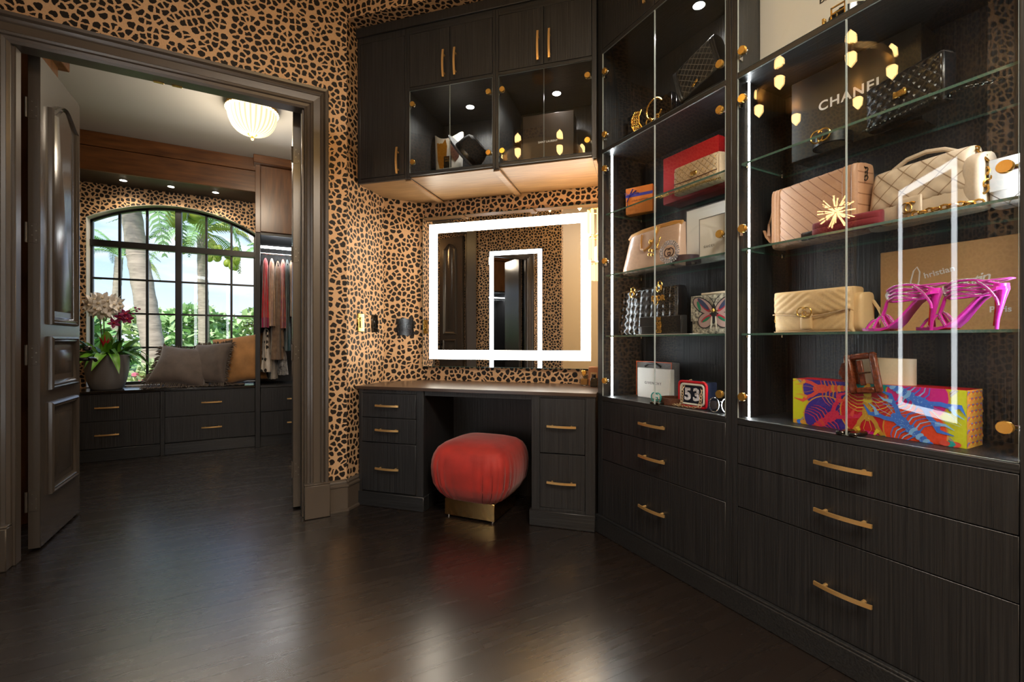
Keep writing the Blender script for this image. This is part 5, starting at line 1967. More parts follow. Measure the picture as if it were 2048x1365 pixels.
def sandal(label, x, y, rot):
    t = thing('sandal', label, 'shoe', 'R', x, y, SH[0], rot, 'pair of magenta sandals on the lowest glass shelf')
    # side profile from toe (x=0) to heel
    prof_ = [(0.0, 0.006), (0.03, 0.004), (0.065, 0.004), (0.085, 0.010), (0.105, 0.028), (0.125, 0.055), (0.145, 0.082), (0.162, 0.098), (0.185, 0.106), (0.198, 0.107)]
    wid = [0.006, 0.024, 0.034, 0.035, 0.030, 0.024, 0.022, 0.024, 0.024, 0.012]
    for nm, dz0, dz1, mt in (('sole', 0.0, 0.0012, M['solered']), ('footbed', 0.0012, 0.009, M['pink']), ('insole', 0.009, 0.0102, M['beigein'])):
        vs = []
        sh_ = 0.94 if nm == 'insole' else 1
        pr_ = prof_[:4] if nm == 'sole' else prof_
        for (p, w_) in zip(pr_, wid):
            w_ *= sh_
            for (dy, dz) in ((-w_, dz0), (w_, dz0), (w_, dz1), (-w_, dz1)):
                vs.append((p[0], dy, p[1] - 0.004 + dz))
        k = len(pr_)
        fs = [(4 * i + j, 4 * i + (j + 1) % 4, 4 * i + 4 + (j + 1) % 4, 4 * i + 4 + j) for i in range(k - 1) for j in range(4)] + [(0, 1, 2, 3), (4 * k - 4, 4 * k - 3, 4 * k - 2, 4 * k - 1)]
        part(nm, mb().add(vs, fs), mt, t)
    part('heel', mb().tube([(0.188, 0, 0.106), (0.186, 0, 0.08), (0.178, 0, 0.03), (0.176, 0, 0.0)], [0.014, 0.0085, 0.0048, 0.0042], 10), M['pink'], t)
    part('heel_face', mb().tube([(0.178, 0, 0.100), (0.177, 0, 0.06), (0.172, 0, 0.01)], [0.007, 0.005, 0.0035], 6), M['solered'], t)
    part('heel_counter', mb().grid(lambda u, v: (0.180 + 0.020 * sin(pi * u), -0.022 * cos(pi * u), 0.104 + 0.016 * v), 12, 3).grid(lambda u, v: (0.178 + 0.020 * sin(pi * u), -0.020 * cos(pi * u), 0.104 + 0.016 * v), 12, 3), M['pink'], t)
    part('sling_strap', mb().tube([(0.15, -0.026, 0.128), (0.185, -0.024, 0.130), (0.205, -0.006, 0.132), (0.206, 0.006, 0.132), (0.185, 0.024, 0.130), (0.15, 0.026, 0.126)], 0.005, 6, flat=0.45), M['pink'], t)

    def strap(pts, r_=0.0052):
        n = 14
        P = [Vector(p) for p in pts]
        path = []
        for i in range(n + 1):
            s_ = i / n * (len(P) - 1)
            j = min(int(s_), len(P) - 2)
            p0, p1, p2, p3 = P[max(j - 1, 0)], P[j], P[j + 1], P[min(j + 2, len(P) - 1)]
            f = s_ - j
            path.append(0.5 * ((2 * p1) + (p2 - p0) * f + (2 * p0 - 5 * p1 + 4 * p2 - p3) * f * f + (3 * p1 - p0 - 3 * p2 + p3) * f ** 3))
        o = part('strap', mb().tube(path, r_, 6, flat=0.6), M['pink'], t)
        part('crystal_trim', mb().tube([p + Vector((0, -0.0032, 0.0034)) for p in path], 0.0012, 5), M['rhine'], o)
    strap([(0.022, -0.026, 0.008), (0.03, -0.012, 0.03), (0.035, 0.005, 0.034), (0.03, 0.022, 0.010)])
    strap([(0.045, -0.033, 0.008), (0.05, -0.014, 0.040), (0.058, 0.008, 0.042), (0.06, 0.033, 0.01)])
    strap([(0.085, -0.034, 0.012), (0.068, -0.022, 0.036), (0.055, 0.0, 0.045), (0.045, 0.02, 0.034)])
    strap([(0.10, -0.03, 0.024), (0.078, -0.014, 0.045), (0.062, 0.002, 0.050), (0.05, 0.012, 0.042)])
    strap([(0.058, -0.006, 0.048), (0.066, -0.008, 0.07), (0.072, -0.008, 0.095), (0.076, -0.005, 0.112)], 0.006)
    for q, (z_, dx) in enumerate(((0.128, 0.0), (0.118, 0.004), (0.106, 0.0), (0.096, 0.004))):
        strap([(0.19, 0.006, z_ - 0.012 + 0.004 * q), (0.15, -0.026, z_ + 0.004 - q * 0.003), (0.105, -0.026, z_ + 0.006), (0.072 + dx, -0.006, z_ - 0.006), (0.10, 0.024, z_ - 0.004), (0.15, 0.026, z_)])
    strap([(0.150, -0.028, 0.128), (0.172, -0.034, 0.108), (0.190, -0.036, 0.080), (0.194, -0.036, 0.062)])
    part('bow_knot', mb().ell((0.078, -0.012, 0.108), (0.011, 0.008, 0.014), 10, 8), M['rhine'], t)
    return t


sandal('magenta crystal-strap high heel sandal nearer the sand bag', -0.748, 0.075, radians(-6))
sandal('magenta crystal-strap high heel sandal nearer the right edge of the shelf', -0.618, 0.095, radians(-8))

# bottom: lobster print box, wide belt
ZB = 0.7485
t = thing('gift_box', 'long colourful lobster print box at the bottom of the right cabinet', 'box', 'R', -0.7475, 0.10, ZB)
part('box_body', mb().box(-0.2375, 0.2375, 0.001, 0.112, 0, 0.163, 0.0015), M['redtrim'], t)
prt = mb()
lay = [0.0]
PC = ['b9b81a', '3a2a86', 'bb1a26', 'c4127c', 'd8411a', '18908c', 'cf4a3c', 'c7284e', '3b6fd0', '7fb4e8', 'b98b30', 'd9c23a', '7a3a2a', '8e8a80', 'c98d34']
PM = [pm('print_%d' % i, c_, 0.32) for i, c_ in enumerate(PC)]


def lyr():
    lay[0] += 0.000007
    return -0.0002 - lay[0]


def clipr(p):
    return (max(-0.2375, min(0.2375, p[0])), max(0.0, min(0.163, p[1])))


def pdisc(cx, cz, rx, rz, m, ang=0.0, n=28):
    pts = []
    for i in range(n):
        a = 2 * pi * i / n
        x_, z_ = rx * cos(a), rz * sin(a)
        pts.append(clipr((cx + x_ * cos(ang) - z_ * sin(ang), cz + x_ * sin(ang) + z_ * cos(ang))))
    y_ = lyr()
    prt.add([(p[0], y_, p[1]) for p in pts], [tuple(range(n))], m)


def pstrip(pts, w_, m, taper=0.3):
    y_ = lyr()
    k = len(pts)
    L_, R_ = [], []
    for i in range(k):
        a, c_ = pts[max(0, i - 1)], pts[min(k - 1, i + 1)]
        dx, dz = c_[0] - a[0], c_[1] - a[1]
        l_ = hypot(dx, dz) or 1
        ww = w_ * (1 - (1 - taper) * i / (k - 1)) / 2
        L_.append(clipr((pts[i][0] - dz / l_ * ww, pts[i][1] + dx / l_ * ww)))
        R_.append(clipr((pts[i][0] + dz / l_ * ww, pts[i][1] - dx / l_ * ww)))
    prt.add([(p[0], y_, p[1]) for p in L_ + R_], [(i, i + 1, k + i + 1, k + i) for i in range(k - 1)], m)


def plobster(cx, cz, ang, s_, m, m2):
    def T(x_, z_):
        return (cx + s_ * (x_ * cos(ang) - z_ * sin(ang)), cz + s_ * (x_ * sin(ang) + z_ * cos(ang)))
    for sd in (-1, 1):
        for i in range(5):
            x_ = 0.10 - i * 0.10
            pstrip([T(x_, sd * 0.08), T(x_ + 0.03, sd * 0.25), T(x_ - 0.05, sd * 0.42), T(x_ - 0.16, sd * 0.52)], 0.034 * s_, m2 if i % 2 else m)
        pstrip([T(0.22, sd * 0.06), T(0.42, sd * 0.20), T(0.60, sd * 0.25)], 0.11 * s_, m, 0.9)
        pstrip([T(0.56, sd * 0.22), T(0.72, sd * 0.36), T(0.98, sd * 0.27)], 0.17 * s_, m, 0.12)
        pstrip([T(0.58, sd * 0.26), T(0.74, sd * 0.16), T(0.92, sd * 0.16)], 0.10 * s_, m2, 0.12)
        pstrip([T(0.32, sd * 0.03), T(0.6, sd * 0.10), T(0.95, sd * 0.02)], 0.012 * s_, m2, 0.5)
    q = T(0.14, 0)
    pdisc(q[0], q[1], 0.24 * s_, 0.13 * s_, m, ang)
    for i in range(7):
        q = T(-0.12 - 0.085 * i, 0)
        pdisc(q[0], q[1], 0.065 * s_, (0.125 - 0.008 * i) * s_, m if i % 2 == 0 else m2, ang)
    for a in (-0.7, -0.35, 0, 0.35, 0.7):
        pstrip([T(-0.70, 0), T(-0.70 - 0.14 * cos(a), 0.14 * sin(a))], 0.075 * s_, m, 1.2)
    for i in range(40):
        u, w_ = random.uniform(-0.65, 0.35), random.uniform(-0.09, 0.09)
        q = T(u, w_)
        pdisc(q[0], q[1], 0.011 * s_, 0.011 * s_, m2, 0, 5)


y_ = lyr()
prt.add([(-0.2375, y_, 0), (0.2375, y_, 0), (0.2375, y_, 0.163), (-0.2375, y_, 0.163)], [(0, 1, 2, 3)], 5)
pstrip([(-0.2375, 0.163), (-0.2375, 0)], 0.19, 0, 1)
pstrip([(0.2375, 0.163), (0.2375, 0)], 0.20, 0, 1)
for (a, c_) in (((-0.22, 0.17), (-0.14, 0.08)), ((-0.14, 0.085), (-0.215, 0.0)), ((0.215, 0.165), (0.135, 0.075)), ((0.13, 0.09), (0.215, 0.0))):
    pstrip([a, c_], 0.016, 13, 1)
    pstrip([a, c_], 0.003, 12, 1)
for (cx, cz, r_, m_) in ((-0.130, 0.135, 0.072, 1), (-0.125, 0.035, 0.072, 1), (0.0, 0.068, 0.078, 2), (0.125, 0.135, 0.074, 3), (0.12, 0.03, 0.076, 4)):
    pdisc(cx, cz, r_ + 0.004, r_ + 0.004, 14)
    pdisc(cx, cz, r_, r_, m_)
pdisc(0.0, 0.0, 0.03, 0.01, 3)
plobster(-0.125, 0.135, radians(186), 0.115, 6, 14)
plobster(-0.120, 0.030, radians(40), 0.12, 7, 6)
plobster(0.0, 0.085, radians(-90), 0.115, 10, 11)
plobster(0.125, 0.125, radians(-32), 0.125, 8, 9)
plobster(0.10, 0.045, radians(140), 0.12, 8, 9)
for i in range(3):
    pdisc(0.215 - i * 0.012, 0.008, 0.012, 0.008, 5 if i % 2 else 6)
    pdisc(-0.225 + i * 0.012, 0.008, 0.010, 0.008, 8 if i % 2 else 14)
# side panel: shell scales
for j in range(9):
    for i in range(7):
        cy_, cz_ = 0.012 + i * 0.0145 + (0.007 if j % 2 else 0), 0.010 + j * 0.0178
        for k_ in range(3):
            r_ = 0.0115 - 0.0035 * k_
            n = 9
            x_ = 0.2380 + 0.0002 * k_ + 0.0005
            prt.add([(x_, cy_ + r_ * cos(pi * q / (n - 1)) * 0.95, min(0.163, cz_ - 0.004 + r_ * sin(pi * q / (n - 1)))) for q in range(n)], [tuple(range(n))], [(8, 4, 14), (4, 11, 14)][(i + j) % 2][k_])
prt.add([(0.2378, 0.001, 0), (0.2378, 0.112, 0), (0.2378, 0.112, 0.163), (0.2378, 0.001, 0.163)], [(0, 1, 2, 3)], 14)
me = prt.mesh('printed_paper', PM)
part('printed_paper', me, None, t)

t = thing('belt', 'wide cream belt with a brown buckle on top of the lobster print box', 'belt', 'R', -0.742, 0.155, ZB + 0.1635)
b = mb()


def oval(u, v, r1=0.100, r2=0.042):
    a = 2 * pi * u
    return (r1 * cos(a), r2 * sin(a), 0.082 * v)


b.grid(lambda u, v: oval(u, v), 48, 3, cu=True).grid(lambda u, v: oval(u, v, 0.097, 0.039), 48, 3, cu=True)
vs = []
part('strap', b, M['cream'], t)
bkm = mb()
bkm.box(-0.046, -0.026, -0.009, 0.009, -0.062, 0.068, 0.005).box(0.026, 0.046, -0.009, 0.009, -0.062, 0.068, 0.005)
bkm.box(-0.028, 0.028, -0.008, 0.008, -0.062, -0.042, 0.005).box(-0.028, 0.028, -0.008, 0.008, 0.048, 0.068, 0.005)
bk = part('buckle', bkm, M['croc'], t, (-0.012, -0.070, 0.030), (0, radians(-9), 0))
part('buckle_bar', mb().box(-0.012, 0.004, -0.004, 0.004, -0.036, 0.046, 0.002), M['croc'], bk)
part('belt_tip', mb().prism([(-0.078, 0.01), (-0.062, -0.022), (-0.02, -0.032), (-0.02, 0.052), (-0.062, 0.042)], 0.012, 0.018), M['croc'], bk)
part('pin', mb().tube([(-0.006, -0.008, 0.004), (0.026, -0.010, 0.004)], 0.0025, 6), M['chrome'], bk)


# ------------------------------------------------------------------ left cabinet, top display
ZB = 2.0945
t = box_thing('gift_box', 'black box standing behind the gold chain jewellery', M['blackp'], 'R', -1.765, 0.155, ZB, 0.31, 0.10, 0.20, tilt=0)
t = box_thing('gift_box', 'narrow black box leaning at the left wall of the upper display', M['blackbox'], 'R', -1.905, 0.20, ZB, 0.07, 0.09, 0.235, rot=radians(-8))
t = thing('handbag', 'black quilted clutch tilted on a stand at the top of the left cabinet', 'bag', 'R', -1.375, 0.14, ZB)
t.location.z += 0.035
t.rotation_euler.rotate_axis('Y', radians(-16))
part('body', mb().puff(0.215, 0.165, 0.07, 7, 44, 34, lambda x_, z_: 0.0035 * (abs(sin(pi * (x_ + 0.5 * z_) / 0.03)) ** 0.4 - 0.5), c=(-0.005, 0, 0.085)), M['blackq'], t)
part('pleated_side', mb().puff(0.03, 0.168, 0.076, 5, 14, 14, lambda x_, z_: 0.003 * sin(x_ * 600), c=(0.10, 0, 0.084)), M['blackl'], t)
part('pleated_side', mb().puff(0.03, 0.168, 0.076, 5, 14, 14, lambda x_, z_: 0.003 * sin(x_ * 600), c=(-0.11, 0, 0.084)), M['blackl'], t)
part('clasp', chain([(-0.03, -0.042, 0.10), (0.01, -0.042, 0.115)], 0.007, 0.002), M['goldp'], t)
part('stand', mb().box(-0.11, 0.115, -0.05, 0.06, 0.068, 0.078, 0.003), M['blackbox'], t)
o = part('stand', mb().box(-1.49, -1.27, 0.10, 0.20, 2.0945, 2.17, 0.003), M['blackbox'])
o.matrix_world = Matrix.Translation(Vector((1.62, 0, 0))) @ Matrix.Rotation(-pi / 2, 4, 'Z')
o.name = 'display_riser'
tag(o, 'low black riser under the tilted quilted clutch', 'riser')
t = thing('necklace', 'gold ball choker necklace standing in front of the black box', 'necklace', 'R', -1.655, 0.085, ZB)
part('stand', mb().box(-0.05, 0.05, 0.002, 0.02, 0, 0.075, 0.002), M['blackbox'], t)
b = mb()
for q in range(34):
    a = radians(-60 + q * 300 / 33) + pi / 2
    b.ell((0.052 * cos(a), 0.0, 0.112 + 0.05 * sin(a)), (0.0056, 0.0056, 0.0056), 7, 5)
part('bead_strand', b, M['goldp'], t)
b = mb()
ring_arc(b, -0.032, 0.060, 0.018, 0.004, 0, 2 * pi, -0.004)
ring_arc(b, 0.02, 0.062, 0.014, 0.004, 0, 2 * pi, -0.004)
part('pendant', b, M['goldp'], t)
t = thing('bracelet', 'wide gold chain cuff standing left of the ball necklace', 'bracelet', 'R', -1.765, 0.085, ZB + 0.03)
part('stand', mb().box(-0.03, 0.05, -0.012, 0.012, -0.03, 0.006, 0.002), M['blackbox'], t)
b = mb()
for q in range(4):
    chain([(-0.024 + q * 0.012, 0.0, 0.122 - 0.004 * q), (-0.03 + q * 0.012, -0.008, 0.09), (-0.026 + q * 0.013, -0.01, 0.05), (-0.008 + q * 0.014, 0.0, 0.008)], 0.007, 0.0019, b=b)
part('chain_rows', b, M['goldp'], t)
part('rigid_edge', mb().tube([(0.022, 0, 0.118), (0.014, -0.01, 0.085), (0.018, -0.012, 0.05), (0.04, 0, 0.006)], 0.004, 8).tube([(-0.032, 0, 0.118), (-0.038, -0.01, 0.09), (-0.034, -0.012, 0.05), (-0.018, 0, 0.006)], 0.004, 8), M['goldp'], t)

# shelf four
ZB = SH[2]
t = box_thing('gift_box', 'orange box tied with a blue ribbon on the top glass shelf', M['orange'], 'R', -1.843, 0.165, ZB, 0.15, 0.055, 0.145, rot=radians(24))
lettering('LOUIS VUITTON', 0.0125, M['chestnut'], t, (0.006, -0.0018, 0.070), offset=0.0002)
part('ribbon', mb().box(-0.0765, 0.0765, -0.0014, -0.0004, 0.093, 0.108), M['blue'], t)
b = mb()
b.tube([(-0.05, -0.004, 0.105), (-0.03, -0.012, 0.132), (-0.012, -0.008, 0.122), (-0.05, -0.005, 0.105), (-0.078, -0.012, 0.118), (-0.07, -0.01, 0.10), (-0.05, -0.004, 0.105)], 0.005, 6, flat=0.3)
b.tube([(-0.05, -0.004, 0.105), (-0.066, -0.006, 0.07), (-0.062, -0.006, 0.045)], 0.006, 6, flat=0.3)
b.tube([(-0.05, -0.004, 0.105), (-0.02, -0.006, 0.112), (0.0, -0.006, 0.108)], 0.006, 6, flat=0.3)
part('bow', b, M['blue'], t)
t = box_thing('gift_box', 'large plain red box behind the studded clutch', M['red'], 'R', -1.519, 0.175, ZB, 0.323, 0.115, 0.236)
t = thing('handbag', 'gold-beige quilted clutch with tiny studs in front of the red box', 'bag', 'R', -1.425, 0.125, ZB)
part('body', mb().puff(0.245, 0.128, 0.055, 8, 48, 30, quiltpat(0.034, 0.0035)), M['goldq'], t)
part('stud', studs(0.22, 0.115, 8, 7, -0.030, 0.0028), M['goldp'], t, kind='stuff')
part('clasp', mb().box(-0.018, 0.018, -0.037, -0.029, 0.058, 0.078, 0.003), M['oldgold'], t)
part('flap_edge', mb().tube([(-0.118, -0.026, 0.05), (-0.05, -0.031, 0.046), (0.05, -0.031, 0.046), (0.118, -0.026, 0.05)], 0.0022, 6), M['chestnut'], t)
part('side_gusset', mb().puff(0.026, 0.124, 0.06, 5, 12, 12, lambda x_, z_: 0.002 * sin(x_ * 700), c=(0.116, 0.006, 0.002)), M['goldbag'], t)
ch = chain([(0.125, -0.02, 0.008), (0.06, -0.045, 0.006), (-0.05, -0.045, 0.006), (-0.13, -0.045, 0.006), (-0.20, -0.04, 0.008)], 0.006, 0.0015)
chain([(-0.13, -0.05, 0.012), (-0.17, -0.04, 0.014), (-0.21, -0.05, 0.010), (-0.16, -0.055, 0.008)], 0.006, 0.0015, b=ch)
part('chain_strap', ch, M['oldgold'], t)

# shelf three
ZB = SH[1]
t = thing('handbag', 'nude patent satchel with honey leather handles and a gold charm', 'bag', 'R', -1.715, 0.155, ZB)


def satw(x_, y_, z_):
    f = z_ / 0.215
    return (x_ * (1 - 0.15 * f) + 0.02 * f, y_ * (1 - 0.45 * f), z_)


part('body', mb().puff(0.395, 0.215, 0.125, 9, 40, 28, warp=satw), M['nude'], t)
part('top_trim', mb().tube([(-0.158, -0.02, 0.188), (-0.140, -0.022, 0.202), (-0.06, -0.022, 0.212), (0.05, -0.022, 0.214), (0.15, -0.022, 0.212), (0.188, -0.014, 0.206)], 0.015, 8), M['honey'], t)
for sx in (-1, 1):
    part('handle', mb().tube([(-0.056, -0.036, 0.195), (-0.056, -0.045, 0.15), (-0.045, -0.055, 0.118), (-0.02, -0.058, 0.105), (0.015, -0.056, 0.12), (0.045, -0.048, 0.165), (0.062, -0.036, 0.215)] if sx < 0 else [(-0.056, 0.03, 0.195), (-0.05, 0.055, 0.15), (0.0, 0.06, 0.11), (0.05, 0.05, 0.15), (0.062, 0.03, 0.205)], 0.0065, 8), M['honey'], t)
for x_ in (-0.056, 0.062, -0.12, 0.11):
    part('stud', mb().ell((x_, -0.026, 0.205), (0.006, 0.006, 0.006), 8, 6), M['goldp'], t)
b = mb()
chain([(0.058, -0.05, 0.205), (0.058, -0.058, 0.165)], 0.006, 0.0015, b=b)
b.tube([(0.055, -0.066, 0.15), (0.06, -0.066, 0.095), (0.09, -0.066, 0.095)], 0.004, 6)
b.tube([(0.06, -0.068, 0.15), (0.078, -0.068, 0.105), (0.098, -0.068, 0.152)], 0.004, 6)
for q in range(4):
    a = q * pi / 2 + 0.5
    b.ell((0.035 + 0.015 * cos(a), -0.066, 0.085 + 0.015 * sin(a)), (0.012, 0.003, 0.008), 8, 5)
b.ell((0.03, -0.066, 0.14), (0.012, 0.006, 0.012), 8, 6)
part('bag_charm', b, M['goldp'], t)
t = belt_coil('coiled wine-red belt with a round rhinestone buckle in front of the nude satchel', M['wine'], 'R', -1.485, 0.105, ZB, 0.072, 0.032, turns=2.6)
b = mb()
for rr_ in (0.048, 0.056, 0.04):
    for q in range(30):
        a = 2 * pi * q / 30
        b.ell((rr_ * cos(a), 0, rr_ * 0.9 * sin(a)), (0.0046, 0.004, 0.0046), 5, 4)
part('buckle', b, M['rhine'], t, (-0.02, -0.08, 0.052))
o = part('buckle_letters', double_g(0.03), M['wine'], t, (-0.02, -0.079, 0.05))
t = box_thing('gift_box', 'tall white box standing behind the lettered white box', M['white'], 'R', -1.372, 0.16, ZB, 0.30, 0.035, 0.262)
part('grey_edge', mb().box(-0.151, -0.147, -0.0012, 0.0, 0, 0.263).box(-0.147, 0.151, -0.0012, 0, 0.259, 0.263), M['pot'], t)
t = box_thing('gift_box', 'flat white box with grey edges and small dark lettering on the middle glass shelf', M['white'], 'R', -1.270, 0.035, ZB, 0.150, 0.03, 0.165)
part('grey_edge', mb().box(-0.0765, -0.0735, -0.0012, 0, 0, 0.166).box(-0.0735, 0.0765, -0.0012, 0, 0.163, 0.166).box(-0.0735, 0.0765, -0.0012, 0, 0, 0.003), M['pot'], t)
lettering('GUCCI', 0.0125, M['ink'], t, (-0.027, -0.0016, 0.042), space=1.5)

# shelf two
ZB = SH[0]
t = thing('handbag', 'black patent cane-stitched tote with gold charms on the lowest glass shelf', 'bag', 'R', -1.765, 0.175, ZB)


def cane(x_, z_):
    g = 0.042
    u, w_ = (x_ / g) % 1 - 0.5, (z_ / g) % 1 - 0.5
    d_ = abs(u) + abs(w_)
    return 0.0045 * (max(0, 1 - (d_ / 0.36) ** 2)) + 0.002 * abs(sin(pi * x_ / g * 2)) * 0.6 - 0.002 * (abs(abs(u) - 0.5) < 0.06 or abs(abs(w_) - 0.5) < 0.06)


part('body', mb().puff(0.445, 0.245, 0.11, 10, 90, 54, cane, warp=lambda x_, y_, z_: (x_ * (1 - 0.08 * z_ / 0.245), y_ * (1 - 0.35 * z_ / 0.245), z_)), M['blackc'], t)
for (x_, z_) in ((-0.085, 0.235), (0.105, 0.248)):
    part('ring', mb().torus((x_, -0.045, z_ + 0.01), 0.014, 0.0035, 'x', 16, 6), M['goldp'], t)
    part('grommet', mb().torus((x_, -0.052, z_ - 0.012), 0.015, 0.006, 'y', 18, 6), M['goldp'], t)
lettering('DIOR', 0.036, M['goldp'], t, (0.105, -0.058, 0.185), offset=0.002, depth=0.004)
part('letter_hoop', mb().torus((0.09, -0.058, 0.175), 0.014, 0.003, 'y', 14, 6, sz=1.7), M['goldp'], t)
for s_ in (-1, 1):
    part('handle', mb().tube([(-0.10, s_ * 0.03, 0.235), (-0.13, s_ * 0.05, 0.17), (0.0, s_ * 0.072, 0.12), (0.12, s_ * 0.05, 0.17), (0.11, s_ * 0.03, 0.24)] if s_ > 0 else [(-0.10, -0.03, 0.238), (-0.07, -0.02, 0.25), (0.0, 0.0, 0.245), (0.07, -0.02, 0.25), (0.11, -0.03, 0.24)], 0.007, 8), M['blackp'], t)
t = thing('paper_sheet', 'white card sheet lying on the glass under the small black clutch', 'card', 'R', -1.575, 0.09, ZB)
part('card', mb().box(-0.16, 0.175, -0.05, 0.03, 0, 0.003), M['white'], t)
t = thing('handbag', 'small black clutch with a gold letter clasp in front of the cane-stitched tote', 'bag', 'R', -1.60, 0.085, ZB + 0.0035)
part('body', mb().puff(0.265, 0.088, 0.042, 12, 30, 18), M['blackl'], t)
part('flap', mb().box(-0.13, 0.13, -0.024, -0.021, 0.038, 0.086, 0.0015), M['blackl'], t)
part('clasp', mb().box(-0.014, 0.014, -0.027, -0.024, 0.026, 0.042, 0.001), M['goldp'], t)
lettering('DI\nOR', 0.021, M['goldp'], t, (0.0, -0.0262, 0.062), offset=0.0022, depth=0.003, space=1.3)
lettering('CD', 0.021, M['goldp'], t, (0.0, -0.0262, 0.014), offset=0.0022, depth=0.003, space=1.3)
t = thing('handbag', 'snakeskin flap bag embroidered with a butterfly at the right of the lowest shelf', 'bag', 'R', -1.33, 0.155, ZB)
part('body', mb().puff(0.255, 0.178, 0.08, 10, 34, 26), M['snake'], t)
part('flap', mb().box(-0.125, 0.125, -0.045, -0.041, 0.06, 0.175, 0.002), M['snake'], t)
part('top_band', mb().box(-0.07, 0.125, -0.043, 0.0, 0.176, 0.186, 0.002), M['cream'], t)
BM = [pm('embroidery_%d' % i, c_, 0.5) for i, c_ in enumerate(('141416', 'a5857a', 'a31e30', '1c6e4a', '2c3550', 'd8cdb4'))]
b = mb()


def bshape(pts, m_, lv):
    for s_ in (-1, 1):
        b.add([(s_ * p[0], -0.0456 - lv * 0.0004, p[1]) for p in pts], [tuple(range(len(pts)))], m_)


def elp(cx, cz, rx, rz, ang, n=20):
    return [(cx + rx * cos(2 * pi * i / n) * cos(ang) - rz * sin(2 * pi * i / n) * sin(ang), cz + rx * cos(2 * pi * i / n) * sin(ang) + rz * sin(2 * pi * i / n) * cos(ang)) for i in range(n)]


bshape(elp(0.058, 0.128, 0.062, 0.032, 0.55), 0, 0)
bshape(elp(0.058, 0.128, 0.057, 0.027, 0.55), 1, 1)
bshape(elp(0.052, 0.130, 0.046, 0.012, 0.75), 2, 2)
bshape(elp(0.055, 0.136, 0.04, 0.010, 0.75), 4, 3)
bshape(elp(0.078, 0.128, 0.024, 0.008, 1.2), 3, 4)
bshape(elp(0.045, 0.062, 0.042, 0.036, -0.4), 0, 0)
bshape(elp(0.045, 0.062, 0.037, 0.031, -0.4), 1, 1)
bshape(elp(0.040, 0.070, 0.030, 0.010, -0.5), 2, 2)
bshape(elp(0.040, 0.066, 0.024, 0.006, -0.5), 3, 3)
bshape(elp(0.0, 0.09, 0.012, 0.045, 0), 0, 5)
bshape(elp(0.012, 0.05, 0.004, 0.03, 0.1), 5, 6)
for s_ in (-1, 1):
    b.tube([(0, -0.047, 0.135), (s_ * 0.012, -0.047, 0.155), (s_ * 0.028, -0.047, 0.168)], 0.0016, 5, m=0)
part('butterfly_embroidery', b, BM, t)
part('clasp', mb().ell((0, -0.052, 0.105), (0.008, 0.006, 0.010), 10, 8).box(-0.022, 0.022, -0.051, -0.047, 0.10, 0.104), M['oldgold'], t)

# bottom
ZB = 0.7485
t = box_thing('gift_box', 'grey box with bright orange edges at the bottom of the left cabinet', M['pot'], 'R', -1.778, 0.205, ZB, 0.25, 0.06, 0.19)
part('orange_edge', mb().box(-0.1265, -0.122, -0.0016, 0.0, 0, 0.191).box(0.122, 0.1265, -0.0016, 0.0, 0, 0.191).box(-0.122, 0.122, -0.0016, 0.0, 0.187, 0.191), M['orangetrim'], t)
part('cord_handle', mb().tube([(-0.055, -0.004, 0.165), (-0.03, -0.006, 0.18), (0.02, -0.006, 0.182), (0.055, -0.004, 0.165)], 0.006, 6), M['black'], t)
t = box_thing('gift_box', 'white square lettered box leaning on the orange-edged box', M['white'], 'R', -1.742, 0.165, ZB, 0.222, 0.036, 0.158)
lettering('GIVENCHY', 0.019, M['ink'], t, (0.0, -0.0008, 0.08), space=1.35)
t = belt_coil('coiled chestnut belt with a teal interlocked double G buckle', M['chestnut'], 'R', -1.545, 0.105, ZB, 0.072, 0.032, turns=2.4)
o = part('buckle', double_g(0.034), M['teal'], t, (-0.055, -0.062, 0.030))
t = thing('handbag', 'small navy bag with red and white piping and glitter number at the bottom', 'bag', 'R', -1.415, 0.11, ZB)
part('body', mb().puff(0.15, 0.118, 0.075, 14, 26, 20), M['navy'], t)
for (i_, mt, rr_, yy) in ((0.0, M['redtrim'], 0.0062, -0.036), (0.011, M['white'], 0.005, -0.0375)):
    q = 0.016
    pts = []
    x0, x1, z0, z1 = -0.074 + i_, 0.074 - i_, 0.005 + i_, 0.116 - i_
    for (cx, cz, a0) in ((x1 - q, z0 + q, -pi / 2), (x1 - q, z1 - q, 0), (x0 + q, z1 - q, pi / 2), (x0 + q, z0 + q, pi)):
        for j in range(5):
            a = a0 + pi / 2 * j / 4
            pts.append((cx + q * cos(a), yy, cz + q * sin(a)))
    part('piping', mb().tube(pts, rr_, 8, True, up=(0, 1, 0)), mt, t)
part('side_gusset', mb().box(0.060, 0.0735, -0.03, 0.034, 0.004, 0.112, 0.004), M['navy'], t)
lettering('53', 0.075, M['rhine'], t, (0.0, -0.0385, 0.058), offset=0.003, depth=0.003, space=1.25)
ch = chain([(-0.042, 0.0, 0.119), (-0.045, -0.03, 0.115), (-0.048, -0.044, 0.08), (-0.052, -0.046, 0.02), (-0.06, -0.05, 0.006), (-0.12, -0.06, 0.006)], 0.0085, 0.002)
chain([(-0.13, -0.05, 0.006), (-0.07, -0.065, 0.006), (0.03, -0.06, 0.006), (0.05, -0.05, 0.012), (0.052, -0.044, 0.06), (0.05, -0.03, 0.115), (0.045, 0, 0.119)], 0.0085, 0.002, b=ch)
part('chain_strap', ch, M['goldbag'], t)
t = thing('sunglasses', 'gold-rimmed sunglasses standing on end beside the small navy bag', 'glasses', 'R', -1.262, 0.06, ZB, rot=radians(35))
